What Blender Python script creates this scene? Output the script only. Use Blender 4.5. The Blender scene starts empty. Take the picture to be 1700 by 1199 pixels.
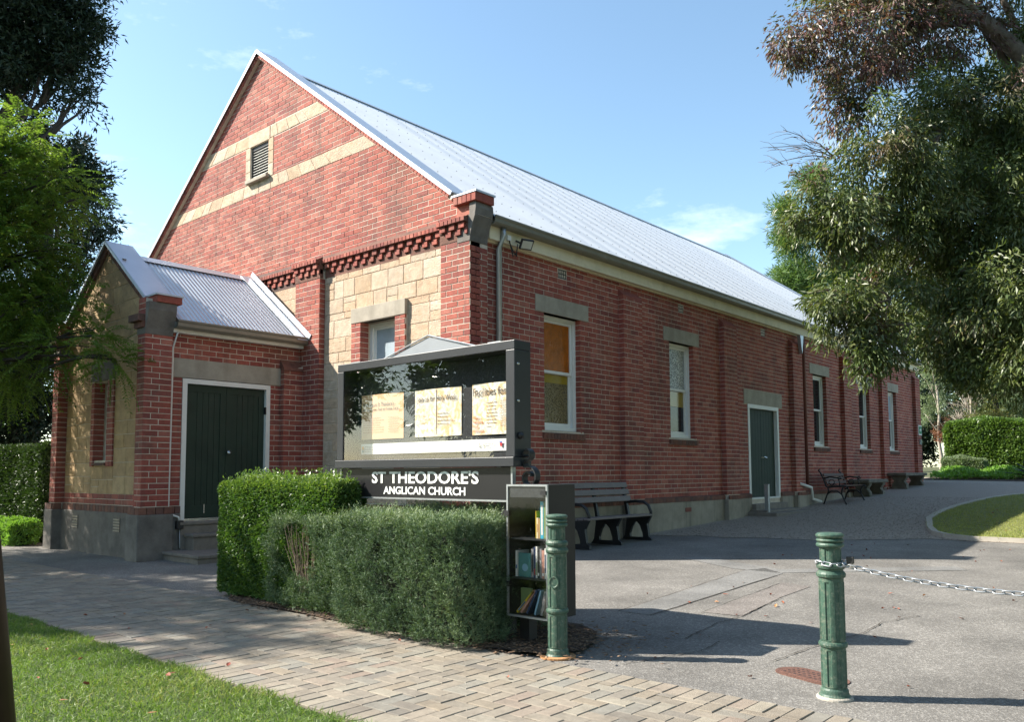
import bpy, bmesh, math, random
import numpy as np
from mathutils import Vector, Matrix
random.seed(7); rng = np.random.default_rng(11)
sc = bpy.context.scene
COL = sc.collection
R = math.radians
# ------------------------------------------------------------------ camera, sky, sun, exposure
CAM = Vector((8.007, -8.237, 1.27))
CX = Vector((0.751636, 0.659566, -0.003932)); CD = Vector((-0.052007, 0.053322, -0.997222)); CF = Vector((-0.657524, 0.749753, 0.074381))
cam = bpy.data.cameras.new('camera'); camo = bpy.data.objects.new('camera', cam); COL.objects.link(camo)
camo.matrix_world = Matrix(((CX.x, -CD.x, -CF.x, CAM.x), (CX.y, -CD.y, -CF.y, CAM.y), (CX.z, -CD.z, -CF.z, CAM.z), (0, 0, 0, 1)))
cam.sensor_width = 36; cam.lens = 36 * 1362.07 / 1700; cam.shift_y = 84.59 / 1700; cam.clip_end = 2000; cam.clip_start = .05
sc.camera = camo
SUN_EL = 38.8; K = .71
_h = math.hypot(1, K)
TS = Vector((-math.cos(R(SUN_EL)) / _h, -K * math.cos(R(SUN_EL)) / _h, math.sin(R(SUN_EL))))
sun = bpy.data.lights.new('sun', 'SUN'); suno = bpy.data.objects.new('sun', sun); COL.objects.link(suno)
sun.energy = 5; sun.angle = R(.5); sun.color = (1, .93, .82); suno.rotation_euler = TS.to_track_quat('Z', 'Y').to_euler(); suno.location = (-20, -20, 40)
world = bpy.data.worlds.new('World'); sc.world = world; world.use_nodes = True
wn = world.node_tree.nodes; wl = world.node_tree.links
sky = wn.new('ShaderNodeTexSky'); sky.sky_type = 'NISHITA'; sky.sun_disc = False; sky.sun_elevation = R(SUN_EL); sky.sun_rotation = math.atan2(TS.x, TS.y)
sky.air_density = 1.0; sky.dust_density = .6; sky.ozone_density = 1.6
bg = wn['Background']; bg.inputs[1].default_value = .108
# a few thin fair-weather clouds low in the sky
tc = wn.new('ShaderNodeTexCoord'); mp = wn.new('ShaderNodeMapping'); mp.inputs['Scale'].default_value = (1, 1, 2.6); mp.inputs['Location'].default_value = (.35, .1, .2)
nz = wn.new('ShaderNodeTexNoise'); nz.inputs['Scale'].default_value = 3.1; nz.inputs['Detail'].default_value = 9; nz.inputs['Roughness'].default_value = .6
cr = wn.new('ShaderNodeValToRGB'); cr.color_ramp.elements[0].position = .57; cr.color_ramp.elements[1].position = .85; cr.color_ramp.elements[1].color = (.75, .75, .75, 1)
mx = wn.new('ShaderNodeMixRGB'); mx.inputs[2].default_value = (8.5, 8.8, 9.2, 1)
wl.new(tc.outputs['Generated'], mp.inputs[0]); wl.new(mp.outputs[0], nz.inputs['Vector']); wl.new(nz.outputs[0], cr.inputs[0]); wl.new(cr.outputs[0], mx.inputs[0])
tn = wn.new('ShaderNodeMixRGB'); tn.blend_type = 'MULTIPLY'; tn.inputs[0].default_value = 1; tn.inputs[2].default_value = (1.06, 1.12, 1.03, 1); wl.new(sky.outputs[0], tn.inputs[1]); wl.new(tn.outputs[0], mx.inputs[1]); wl.new(mx.outputs[0], bg.inputs[0])
vs = sc.view_settings; vs.view_transform = 'Standard'; vs.look = 'None'; vs.exposure = 1.35; vs.gamma = 1; vs.use_curve_mapping = False
sc.render.engine = 'CYCLES'; sc.cycles.max_bounces = 6; sc.cycles.diffuse_bounces = 2; sc.cycles.transparent_max_bounces = 12; sc.cycles.use_denoising = True; sc.cycles.caustics_reflective = False; sc.cycles.caustics_refractive = False

FOC = 1362.07
def proj(p):
    d = Vector(p) - CAM; z = d.dot(CF)
    if z < .1: return (-9999, -9999, z)
    return (850 + FOC * d.dot(CX) / z, 684.09 + FOC * d.dot(CD) / z, z)
PY = [-100, -2.7, 4.75, 7.7, 11.44, 22.5, 40, 900]; PZ = [0, 0, .15, .265, .40, .92, 1.5, 1.5]
def gz(y): return float(np.interp(y, PY, PZ))

# ------------------------------------------------------------------ materials
def new_mat(name):
    m = bpy.data.materials.new(name); m.use_nodes = True
    nt = m.node_tree; return m, nt.nodes, nt.links, nt.nodes['Principled BSDF']
def rgb(c): return (c[0], c[1], c[2], 1)
def mat(name, base, rough=.75, var=.18, scale=6, bump=0, bscale=80, metal=0, spec=.4, tint=None, rnd=None, dirt=None, detail=6, streak=None):
    """noise-mottled principled; rnd = list of colours picked by the face attribute / object random; dirt = (colour, scale, amount)"""
    m, n, l, b = new_mat(name)
    geo = n.new('ShaderNodeNewGeometry')
    nz = n.new('ShaderNodeTexNoise'); nz.inputs['Scale'].default_value = scale; nz.inputs['Detail'].default_value = detail; nz.inputs['Roughness'].default_value = .65
    l.new(geo.outputs['Position'], nz.inputs['Vector'])
    if rnd:
        at = n.new('ShaderNodeAttribute'); at.attribute_name = 'rnd'
        oi = n.new('ShaderNodeObjectInfo')
        ad = n.new('ShaderNodeMath'); ad.operation = 'ADD'; fr = n.new('ShaderNodeMath'); fr.operation = 'FRACT'
        l.new(at.outputs['Fac'], ad.inputs[0]); l.new(oi.outputs['Random'], ad.inputs[1]); l.new(ad.outputs[0], fr.inputs[0])
        ra = n.new('ShaderNodeValToRGB'); el = ra.color_ramp.elements
        el[0].position = 0; el[0].color = rgb(rnd[0]); el[1].position = 1; el[1].color = rgb(rnd[-1])
        for i, c in enumerate(rnd[1:-1]):
            e = el.new((i + 1) / (len(rnd) - 1)); e.color = rgb(c)
        l.new(fr.outputs[0], ra.inputs[0]); src = ra.outputs[0]
    else:
        rg = n.new('ShaderNodeRGB'); rg.outputs[0].default_value = rgb(base); src = rg.outputs[0]
    mr = n.new('ShaderNodeMapRange'); mr.inputs[1].default_value = .3; mr.inputs[2].default_value = .7; mr.inputs[3].default_value = 1 - var; mr.inputs[4].default_value = 1 + var
    l.new(nz.outputs[0], mr.inputs[0])
    mu = n.new('ShaderNodeMixRGB'); mu.blend_type = 'MULTIPLY'; mu.inputs[0].default_value = 1
    l.new(src, mu.inputs[1]); l.new(mr.outputs[0], mu.inputs[2]); out = mu.outputs[0]
    if dirt:
        n2 = n.new('ShaderNodeTexNoise'); n2.inputs['Scale'].default_value = dirt[1]; n2.inputs['Detail'].default_value = 8; n2.inputs['Roughness'].default_value = .7
        l.new(geo.outputs['Position'], n2.inputs['Vector'])
        r2 = n.new('ShaderNodeValToRGB'); r2.color_ramp.elements[0].position = .5; r2.color_ramp.elements[1].position = .72
        r2.color_ramp.elements[1].color = (dirt[2],) * 3 + (1,)
        l.new(n2.outputs[0], r2.inputs[0])
        m2 = n.new('ShaderNodeMixRGB'); m2.inputs[2].default_value = rgb(dirt[0]); l.new(r2.outputs[0], m2.inputs[0]); l.new(out, m2.inputs[1]); out = m2.outputs[0]
    if streak:      # rain runs and damp: noise drawn out downwards
        mp_ = n.new('ShaderNodeMapping'); mp_.inputs['Scale'].default_value = (2.6, 2.6, .22); n4 = n.new('ShaderNodeTexNoise'); n4.inputs['Scale'].default_value = 1.3; n4.inputs['Detail'].default_value = 7; n4.inputs['Roughness'].default_value = .62
        l.new(geo.outputs['Position'], mp_.inputs[0]); l.new(mp_.outputs[0], n4.inputs['Vector']); r4 = n.new('ShaderNodeValToRGB'); r4.color_ramp.elements[0].position = .5; r4.color_ramp.elements[1].position = .7; r4.color_ramp.elements[1].color = (streak[1],) * 3 + (1,)
        l.new(n4.outputs[0], r4.inputs[0]); m4 = n.new('ShaderNodeMixRGB'); m4.inputs[2].default_value = rgb(streak[0]); l.new(r4.outputs[0], m4.inputs[0]); l.new(out, m4.inputs[1]); out = m4.outputs[0]
    l.new(out, b.inputs['Base Color'])
    b.inputs['Roughness'].default_value = rough; b.inputs['Metallic'].default_value = metal; b.inputs['Specular IOR Level'].default_value = spec
    if bump:
        bn = n.new('ShaderNodeTexNoise'); bn.inputs['Scale'].default_value = bscale; bn.inputs['Detail'].default_value = 6
        l.new(geo.outputs['Position'], bn.inputs['Vector'])
        bp = n.new('ShaderNodeBump'); bp.inputs['Strength'].default_value = bump; bp.inputs['Distance'].default_value = .012
        l.new(bn.outputs[0], bp.inputs['Height']); l.new(bp.outputs[0], b.inputs['Normal'])
    return m
def leafmat(name, cols, trans=.35, rough=.42, spec=.5, tcol=None, patch=None):
    m, n, l, b = new_mat(name)
    at = n.new('ShaderNodeAttribute'); at.attribute_name = 'rnd'
    ra = n.new('ShaderNodeValToRGB'); el = ra.color_ramp.elements
    el[0].position = 0; el[0].color = rgb(cols[0]); el[1].position = 1; el[1].color = rgb(cols[-1])
    for i, c in enumerate(cols[1:-1]):
        e = el.new((i + 1) / (len(cols) - 1)); e.color = rgb(c)
    l.new(at.outputs['Fac'], ra.inputs[0]); src = ra.outputs[0]
    if patch:
        geo = n.new('ShaderNodeNewGeometry'); nz = n.new('ShaderNodeTexNoise'); nz.inputs['Scale'].default_value = patch[1]; nz.inputs['Detail'].default_value = 4
        l.new(geo.outputs['Position'], nz.inputs['Vector']); r2 = n.new('ShaderNodeValToRGB'); r2.color_ramp.elements[0].position = patch[2]; r2.color_ramp.elements[1].position = patch[2] + .1
        l.new(nz.outputs[0], r2.inputs[0]); m2 = n.new('ShaderNodeMixRGB'); m2.inputs[2].default_value = rgb(patch[0])
        l.new(r2.outputs[0], m2.inputs[0]); l.new(src, m2.inputs[1]); src = m2.outputs[0]
    l.new(src, b.inputs['Base Color']); b.inputs['Roughness'].default_value = rough; b.inputs['Specular IOR Level'].default_value = spec
    tr = n.new('ShaderNodeBsdfTranslucent'); hs = n.new('ShaderNodeMixRGB'); hs.blend_type = 'MULTIPLY'; hs.inputs[0].default_value = 1; hs.inputs[2].default_value = rgb(tcol or (1.5, 1.6, .7))
    l.new(src, hs.inputs[1]); l.new(hs.outputs[0], tr.inputs[0])
    ms = n.new('ShaderNodeMixShader'); ms.inputs[0].default_value = trans
    l.new(b.outputs[0], ms.inputs[1]); l.new(tr.outputs[0], ms.inputs[2]); l.new(ms.outputs[0], n['Material Output'].inputs[0])
    return m
def glassmat(name, refl=.08, rough=.01, tint=(1, 1, 1)):
    m, n, l, b = new_mat(name); n.remove(b)
    t = n.new('ShaderNodeBsdfTransparent'); t.inputs[0].default_value = rgb(tint); g = n.new('ShaderNodeBsdfGlossy'); g.inputs['Roughness'].default_value = rough
    lw = n.new('ShaderNodeLayerWeight'); lw.inputs[0].default_value = .5; f = n.new('ShaderNodeMath'); f.operation = 'POWER'; f.inputs[1].default_value = 4; l.new(lw.outputs['Facing'], f.inputs[0])
    a = n.new('ShaderNodeMath'); a.operation = 'ADD'; a.inputs[1].default_value = refl; a.use_clamp = True
    ms = n.new('ShaderNodeMixShader'); l.new(f.outputs[0], a.inputs[0]); l.new(a.outputs[0], ms.inputs[0]); l.new(t.outputs[0], ms.inputs[1]); l.new(g.outputs[0], ms.inputs[2]); l.new(ms.outputs[0], n['Material Output'].inputs[0])
    return m
M = {}
M['brick'] = mat('brick', None, .85, .22, 14, .5, 90, rnd=[(.35, .09, .062), (.27, .066, .052), (.38, .11, .078), (.31, .08, .055), (.41, .145, .105), (.23, .058, .05), (.37, .10, .07)], streak=((.10, .05, .042), .5), dirt=((.10, .055, .045), .8, .7))
M['dark_brick'] = mat('dark brick', None, .9, .25, 12, .5, 80, rnd=[(.15, .075, .055), (.20, .085, .06), (.12, .07, .06), (.22, .10, .07)], dirt=((.05, .045, .04), 2, .7))
M['mortar'] = mat('mortar', (.60, .52, .43), .95, .15, 9, .4, 200, dirt=((.26, .2, .16), 1.5, .5))
M['sandstone'] = mat('sandstone', None, .9, .22, 9, 1.0, 38, rnd=[(.49, .37, .265), (.53, .42, .32), (.43, .31, .205), (.55, .45, .35), (.45, .36, .27), (.50, .345, .23), (.52, .395, .285)], dirt=((.36, .24, .13), 6, .55))
M['porch_stone'] = mat('porch sandstone', None, .9, .22, 7, 1.0, 30, rnd=[(.43, .29, .15), (.48, .34, .19), (.38, .25, .13), (.49, .35, .2)], dirt=((.2, .14, .09), 2, .6))
M['render'] = mat('cement render', (.30, .265, .215), .9, .2, 3, .25, 60, dirt=((.16, .14, .11), 1.3, .6), streak=((.11, .10, .08), .7))
M['dark_render'] = mat('weathered render', (.16, .145, .13), .9, .3, 4, .3, 60, dirt=((.06, .055, .05), 1.5, .7))
M['lintel'] = mat('lintel render', (.36, .32, .26), .85, .14, 4, .2, 120, dirt=((.2, .18, .15), 5, .4), streak=((.2, .18, .14), .45))
M['roof'] = mat('zinc roof', (.50, .535, .575), .45, .05, 1.2, 0, metal=.1, spec=.5)
M['porch_roof'] = mat('galvanised iron', (.52, .55, .58), .38, .08, 2, 0, metal=.55)
M['flash'] = mat('flashing', (.56, .60, .66), .4, .06, 3, 0, metal=.35)
M['gutter'] = mat('gutter', (.22, .205, .17), .45, .12, 3, 0, metal=.3)
M['cream'] = mat('cream paint', (.74, .66, .48), .6, .08, 2, dirt=((.4, .32, .2), 2.5, .35))
M['white'] = mat('white paint', (.78, .77, .73), .5, .05, 3, dirt=((.5, .46, .4), 6, .3))
M['door'] = mat('green door', (.024, .042, .03), .6, .16, 3, spec=.25, dirt=((.05, .055, .045), 4, .4))
M['galv'] = mat('galvanised pipe', (.42, .44, .46), .4, .12, 8, 0, metal=.7)
M['steel'] = mat('steel', (.6, .6, .58), .25, .05, 8, 0, metal=.9)
M['black'] = mat('black metal', (.022, .022, .024), .45, .15, 6)
M['charcoal'] = mat('charcoal metal', (.034, .037, .042), .42, .1, 5, 0, metal=.2)
M['signblack'] = mat('sign black', (.016, .016, .018), .35, .1, 5)
M['pediment'] = mat('grey pediment', (.27, .29, .315), .5, .05, 5, metal=.2)
M['letter'] = mat('white lettering', (.82, .82, .8), .5, .04, 8)
M['felt'] = mat('dark felt', (.045, .048, .052), .95, .3, 60, .4, 300)
M['paper'] = mat('white paper', (.85, .85, .83), .6, .03, 6)
M['peach'] = mat('peach paper', (.80, .50, .28), .6, .03, 9)
def artpaper():
    m, n, l, b = new_mat('floral paper'); geo = n.new('ShaderNodeNewGeometry'); nz = n.new('ShaderNodeTexNoise'); nz.inputs['Scale'].default_value = 14; nz.inputs['Detail'].default_value = 5; nz.inputs['Distortion'].default_value = 1.5
    l.new(geo.outputs['Position'], nz.inputs['Vector']); r = n.new('ShaderNodeValToRGB'); e = r.color_ramp.elements
    e[0].position = .42; e[0].color = (.86, .84, .74, 1); e[1].position = .62; e[1].color = (.84, .58, .30, 1); l.new(nz.outputs[0], r.inputs[0]); l.new(r.outputs[0], b.inputs['Base Color']); b.inputs['Roughness'].default_value = .6
    return m
M['floral'] = artpaper()
M['ink'] = mat('dark ink', (.10, .075, .06), .7, .05); M['redink'] = mat('orange ink', (.55, .17, .09), .7, .05); M['greyink'] = mat('grey ink', (.36, .33, .29), .7, .05)
M['glass'] = glassmat('clear glass', .05); M['boxglass'] = glassmat('cabinet glass', .07, .03)
M['bollard'] = mat('green bollard paint', (.042, .088, .064), .5, .18, 5, .25, 50, spec=.4, dirt=((.40, .36, .28), 38, .34))
M['rust'] = mat('rusty iron', (.12, .06, .045), .85, .35, 30, .4, 90)
M['rustflange'] = mat('rust stained flange', (.42, .22, .10), .85, .3, 25, .3, 120)
M['plank'] = mat('grey plastic plank', (.17, .145, .14), .6, .12, 14, .1, 60)
M['wood'] = mat('dark timber slat', (.09, .045, .03), .6, .2, 20)
M['concrete'] = mat('concrete', (.38, .35, .30), .9, .15, 6, .3, 120, dirt=((.18, .16, .14), 3, .5))
M['bluestone'] = mat('stone step', (.20, .175, .15), .85, .2, 8, .3, 70)
M['bark'] = mat('bark', (.16, .125, .10), .9, .35, 9, .8, 25); M['darkbark'] = mat('dark bark', (.05, .042, .036), .9, .3, 10, .6, 30); M['palebark'] = mat('pale bark', (.34, .30, .25), .9, .25, 9, .5, 25)
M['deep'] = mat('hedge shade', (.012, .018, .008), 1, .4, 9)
M['twig'] = mat('bare twig', (.20, .15, .11), .9, .25, 12)
def asphalt(name, c, sp=(.42, .40, .36), fac=.55):
    m, n, l, b = new_mat(name); geo = n.new('ShaderNodeNewGeometry')
    n1 = n.new('ShaderNodeTexNoise'); n1.inputs['Scale'].default_value = .9; n1.inputs['Detail'].default_value = 8; n1.inputs['Roughness'].default_value = .65
    v = n.new('ShaderNodeTexVoronoi'); v.inputs['Scale'].default_value = 95
    n3 = n.new('ShaderNodeTexNoise'); n3.inputs['Scale'].default_value = 40; n3.inputs['Detail'].default_value = 4
    for q in (n1, v, n3): l.new(geo.outputs['Position'], q.inputs['Vector'])
    r = n.new('ShaderNodeMapRange'); r.inputs[1].default_value = .3; r.inputs[2].default_value = .7; r.inputs[3].default_value = .62; r.inputs[4].default_value = 1.3; l.new(n1.outputs[0], r.inputs[0])
    vr = n.new('ShaderNodeValToRGB'); vr.color_ramp.elements[0].position = .62; vr.color_ramp.elements[1].position = .95; vr.color_ramp.elements[1].color = (fac,) * 3 + (1,)
    sepc = n.new('ShaderNodeSeparateColor'); l.new(v.outputs['Color'], sepc.inputs[0]); l.new(sepc.outputs[0], vr.inputs[0])
    mx = n.new('ShaderNodeMixRGB'); mx.inputs[1].default_value = rgb(c); mx.inputs[2].default_value = rgb(sp); l.new(vr.outputs[0], mx.inputs[0])
    mu = n.new('ShaderNodeMixRGB'); mu.blend_type = 'MULTIPLY'; mu.inputs[0].default_value = 1; l.new(mx.outputs[0], mu.inputs[1]); l.new(r.outputs[0], mu.inputs[2]); l.new(mu.outputs[0], b.inputs['Base Color'])
    b.inputs['Roughness'].default_value = .85; bp = n.new('ShaderNodeBump'); bp.inputs['Strength'].default_value = .5; bp.inputs['Distance'].default_value = .006
    ad = n.new('ShaderNodeMath'); ad.operation = 'ADD'; l.new(v.outputs['Distance'], ad.inputs[0]); l.new(n3.outputs[0], ad.inputs[1]); l.new(ad.outputs[0], bp.inputs['Height']); l.new(bp.outputs[0], b.inputs['Normal'])
    return m
M['asphalt'] = asphalt('asphalt', (.135, .127, .116), (.34, .325, .30)); M['patch'] = asphalt('asphalt patch', (.15, .148, .143), (.34, .33, .31), fac=.4); M['patch2'] = asphalt('pinkish asphalt patch', (.15, .134, .122), (.34, .31, .29)); M['road'] = asphalt('road', (.06, .06, .06))
M['paver'] = mat('paver', None, .85, .16, 25, .4, 160, rnd=[(.21, .185, .15), (.25, .215, .17), (.175, .158, .135), (.24, .20, .15), (.20, .19, .165), (.27, .24, .19), (.23, .18, .145)], dirt=((.10, .085, .07), 1.8, .6))
M['joint'] = mat('joint sand', (.045, .04, .034), .95, .3, 20)
M['soil'] = mat('garden soil', (.05, .034, .024), .95, .45, 9, .9, 40); M['mulch'] = mat('bark mulch', None, .9, .3, 30, rnd=[(.10, .06, .04), (.16, .10, .06), (.06, .038, .028), (.22, .15, .10)])
M['earth'] = mat('earth', (.075, .085, .04), .95, .4, 1.2, .5, 12)
M['turf'] = mat('turf base', (.055, .085, .022), .95, .4, 7, .6, 50); M['dryturf'] = mat('dry turf base', (.13, .14, .045), .95, .35, 5, .5, 60)
M['gravelbed'] = mat('gravel bed', (.30, .26, .22), .95, .35, 45, .9, 110); M['gravel'] = mat('gravel', None, .9, .2, 40, rnd=[(.30, .26, .22), (.22, .19, .165), (.36, .31, .27), (.17, .14, .12)])
M['grass'] = leafmat('grass blade', [(.11, .19, .04), (.17, .26, .06), (.09, .16, .035), (.22, .28, .085), (.28, .28, .13)], .3, .5, .3); M['drygrass'] = leafmat('dry grass blade', [(0.240, 0.285, 0.075), (0.330, 0.330, 0.105), (0.180, 0.240, 0.060)], .3, .55, .3)
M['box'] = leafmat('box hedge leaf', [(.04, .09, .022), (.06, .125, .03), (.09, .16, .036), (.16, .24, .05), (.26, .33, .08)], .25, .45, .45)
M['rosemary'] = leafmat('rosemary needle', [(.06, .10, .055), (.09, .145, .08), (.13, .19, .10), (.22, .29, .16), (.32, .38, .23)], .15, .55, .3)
M['ash'] = leafmat('ash leaf', [(.075, .12, .035), (.11, .155, .045), (.065, .10, .04), (.14, .165, .05), (.10, .14, .055), (.15, .10, .055)], .28, .45, .55, patch=((.13, .06, .055), .5, .60))
M['ash_red'] = leafmat('reddening ash leaf', [(.075, .075, .035), (.12, .06, .05), (.085, .11, .04), (.15, .065, .06), (.10, .05, .055), (.10, .13, .045)], .28, .45, .55)
M['darkhedge'] = leafmat('shaded hedge leaf', [(.025, .05, .016), (.04, .075, .02), (.055, .09, .028)], .15, .45, .4)
M['jaca'] = leafmat('feathery leaf', [(.07, .13, .03), (.115, .185, .04), (.165, .235, .052), (.075, .14, .034), (.19, .235, .06)], .48, .5, .3)
M['darkleaf'] = leafmat('dark evergreen leaf', [(.012, .024, .014), (.02, .036, .018), (.015, .03, .018)], .12, .5, .3)
M['pine'] = leafmat('pine needle', [(0.084, 0.154, 0.042), (0.140, 0.224, 0.056), (0.070, 0.126, 0.042), (0.196, 0.266, 0.077)], .2, .5, .3)
M['midleaf'] = leafmat('garden leaf', [(.065, .12, .03), (.10, .175, .04), (.14, .22, .05), (.075, .13, .03)], .3, .35, .5)
M['cover'] = leafmat('ground cover leaf', [(0.135, 0.255, 0.045), (0.195, 0.345, 0.060), (0.150, 0.270, 0.075)], .3, .45, .4)
M['olive'] = leafmat('olive leaf', [(0.169, 0.208, 0.065), (0.260, 0.247, 0.078), (0.130, 0.169, 0.058), (0.312, 0.182, 0.078)], .3, .5, .3)
M['pink'] = leafmat('autumn leaf', [(.32, .12, .08), (.38, .18, .11), (.25, .10, .06)], .3, .5, .3)
M['greygreen'] = leafmat('grey green leaf', [(0.140, 0.196, 0.112), (0.210, 0.266, 0.154), (0.112, 0.154, 0.084)], .25, .5, .3)
M['agave'] = mat('agave leaf', (.07, .10, .085), .5, .2, 5)
M['fallen'] = mat('fallen leaf', None, .7, .25, 30, rnd=[(.22, .055, .035), (.30, .10, .05), (.16, .045, .03), (.38, .20, .09)])
M['plastic'] = mat('dark lens', (.05, .05, .05), .2); M['lamp'] = mat('lamp glass', (.55, .56, .5), .25, .05)
M['amber'] = mat('amber glass', (.36, .09, .006), .16, .3, 9, .5, 45, spec=.6)
def patterned(name, c1, c2, sc_=60):
    m, n, l, b = new_mat(name); geo = n.new('ShaderNodeNewGeometry'); v = n.new('ShaderNodeTexVoronoi'); v.inputs['Scale'].default_value = sc_
    l.new(geo.outputs['Position'], v.inputs['Vector']); r = n.new('ShaderNodeValToRGB'); r.color_ramp.elements[0].position = .25; r.color_ramp.elements[0].color = rgb(c1); r.color_ramp.elements[1].position = .55; r.color_ramp.elements[1].color = rgb(c2)
    l.new(v.outputs['Distance'], r.inputs[0]); l.new(r.outputs[0], b.inputs['Base Color']); b.inputs['Roughness'].default_value = .15; bp = n.new('ShaderNodeBump'); bp.inputs['Strength'].default_value = .8; bp.inputs['Distance'].default_value = .006
    l.new(v.outputs['Distance'], bp.inputs['Height']); l.new(bp.outputs[0], b.inputs['Normal']); return m
M['pat_brown'] = patterned('brown patterned glass', (.03, .022, .012), (.20, .15, .07), 50); M['pat_grey'] = patterned('grey patterned glass', (.05, .055, .055), (.42, .44, .42), 42)
M['yellow'] = mat('yellow glass', (.30, .21, .02), .2, .1, 30, spec=.6); M['darkpane'] = mat('dark pane', (.014, .017, .02), .12, .3, 3, .08, 9, spec=.4); M['frost'] = mat('frosted glass', (.36, .43, .48), .28, .12, 4, .3, 140, spec=.6)
def flat(name, c, r=.6): M[name] = mat(name, c, r, .06, 12)

# ------------------------------------------------------------------ object helpers
def tag(o, label=None, cat=None, group=None, kind=None):
    if label: o['label'] = label
    if cat: o['category'] = cat
    if group: o['group'] = group
    if kind: o['kind'] = kind
    return o
def empty(name, loc, label=None, cat=None, group=None, kind=None):
    o = bpy.data.objects.new(name, None); COL.objects.link(o); o.location = loc; o.empty_display_size = .1
    return tag(o, label, cat, group, kind)
def link(name, me, parent=None, mats=None):
    o = bpy.data.objects.new(name, me); COL.objects.link(o)
    if parent is not None:
        o.parent = parent
        w = Matrix.Identity(4); q = parent
        while q is not None:
            w = (q.matrix_parent_inverse @ q.matrix_basis if q.parent else q.matrix_basis) @ w; q = q.parent
        o.matrix_parent_inverse = w.inverted()
    if mats and not me.materials:
        for m in (mats if isinstance(mats, (list, tuple)) else [mats]): me.materials.append(m)
    return o
class MB:
    """collects primitives in world coordinates and links them as ONE mesh object"""
    def __init__(s): s.v = []; s.f = []; s.mi = []; s.r = []; s.cur = 0; s.rn = 0.
    def add(s, vs, fs):
        k = len(s.v); s.v += [tuple(q) for q in vs]; s.f += [tuple(i + k for i in f) for f in fs]; s.mi += [s.cur] * len(fs); s.r += [s.rn] * len(fs)
        return s
    def box(s, x0, x1, y0, y1, z0, z1):
        return s.add([(x0, y0, z0), (x1, y0, z0), (x1, y1, z0), (x0, y1, z0), (x0, y0, z1), (x1, y0, z1), (x1, y1, z1), (x0, y1, z1)],
                     [(0, 3, 2, 1), (4, 5, 6, 7), (0, 1, 5, 4), (1, 2, 6, 5), (2, 3, 7, 6), (3, 0, 4, 7)])
    def obox(s, c, ax, ay, az, hx, hy, hz):
        c = Vector(c); vs = [c + ax * (sx * hx) + ay * (sy * hy) + az * (sz * hz) for sz in (-1, 1) for sx, sy in ((-1, -1), (1, -1), (1, 1), (-1, 1))]
        return s.add(vs, [(0, 3, 2, 1), (4, 5, 6, 7), (0, 1, 5, 4), (1, 2, 6, 5), (2, 3, 7, 6), (3, 0, 4, 7)])
    def prism(s, poly, axis, d0, d1):
        """polygon (a,z) extruded along axis 'y' (a=x) or 'x' (a=y)"""
        n = len(poly)
        mk = (lambda a, z, d: (a, d, z)) if axis == 'y' else (lambda a, z, d: (d, a, z))
        vs = [mk(a, z, d0) for a, z in poly] + [mk(a, z, d1) for a, z in poly]
        return s.add(vs, [tuple(range(n)), tuple(range(2 * n - 1, n - 1, -1))] + [(i, (i + n), (i + 1) % n + n, (i + 1) % n) for i in range(n)])
    def tube(s, pts, rad, n=8, cap=True):
        pts = [Vector(p) for p in pts]; rad = rad if isinstance(rad, (list, tuple)) else [rad] * len(pts); rings = []
        up = Vector((.13, .21, .97))
        for i, p in enumerate(pts):
            t = (pts[min(i + 1, len(pts) - 1)] - pts[max(i - 1, 0)]).normalized()
            a = t.cross(up)
            if a.length < .05: a = t.cross(Vector((1, 0, 0)))
            a.normalize(); b = t.cross(a)
            rings.append([p + (a * math.cos(2 * math.pi * j / n) + b * math.sin(2 * math.pi * j / n)) * rad[i] for j in range(n)])
        vs = [q for r in rings for q in r]; fs = []
        for i in range(len(pts) - 1):
            for j in range(n): fs.append((i * n + j, i * n + (j + 1) % n, (i + 1) * n + (j + 1) % n, (i + 1) * n + j))
        if cap: fs += [tuple(range(n - 1, -1, -1)), tuple(range((len(pts) - 1) * n, len(pts) * n))]
        return s.add(vs, fs)
    def lathe(s, prof, c, n=24, mod=None):
        vs = []; fs = []
        for i, (r, z) in enumerate(prof):
            for j in range(n):
                a = 2 * math.pi * j / n; rr = r * (mod(a, z) if mod else 1)
                vs.append((c[0] + rr * math.cos(a), c[1] + rr * math.sin(a), c[2] + z))
        for i in range(len(prof) - 1):
            for j in range(n): fs.append((i * n + j, i * n + (j + 1) % n, (i + 1) * n + (j + 1) % n, (i + 1) * n + j))
        fs += [tuple(range(n - 1, -1, -1)), tuple(range((len(prof) - 1) * n, len(prof) * n))]
        return s.add(vs, fs)
    def mesh(s, name, smooth=False):
        me = bpy.data.meshes.new(name); me.from_pydata(s.v, [], s.f); me.update()
        if any(s.mi): me.polygons.foreach_set('material_index', s.mi)
        if any(s.r):
            at = me.attributes.new('rnd', 'FLOAT', 'FACE'); at.data.foreach_set('value', s.r)
        if smooth: me.polygons.foreach_set('use_smooth', [True] * len(s.f))
        return me
    def build(s, name, mats, parent=None, smooth=False, fix=True, bevel=0):
        me = s.mesh(name, smooth)
        if fix:
            bm = bmesh.new(); bm.from_mesh(me); bmesh.ops.recalc_face_normals(bm, faces=bm.faces); bm.to_mesh(me); bm.free()
        o = link(name, me, parent, mats)
        if bevel:
            b = o.modifiers.new('bevel', 'BEVEL'); b.width = bevel; b.segments = 2; b.limit_method = 'ANGLE'
        if smooth:
            me.polygons.foreach_set('use_smooth', [True] * len(me.polygons))
        return o
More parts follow.
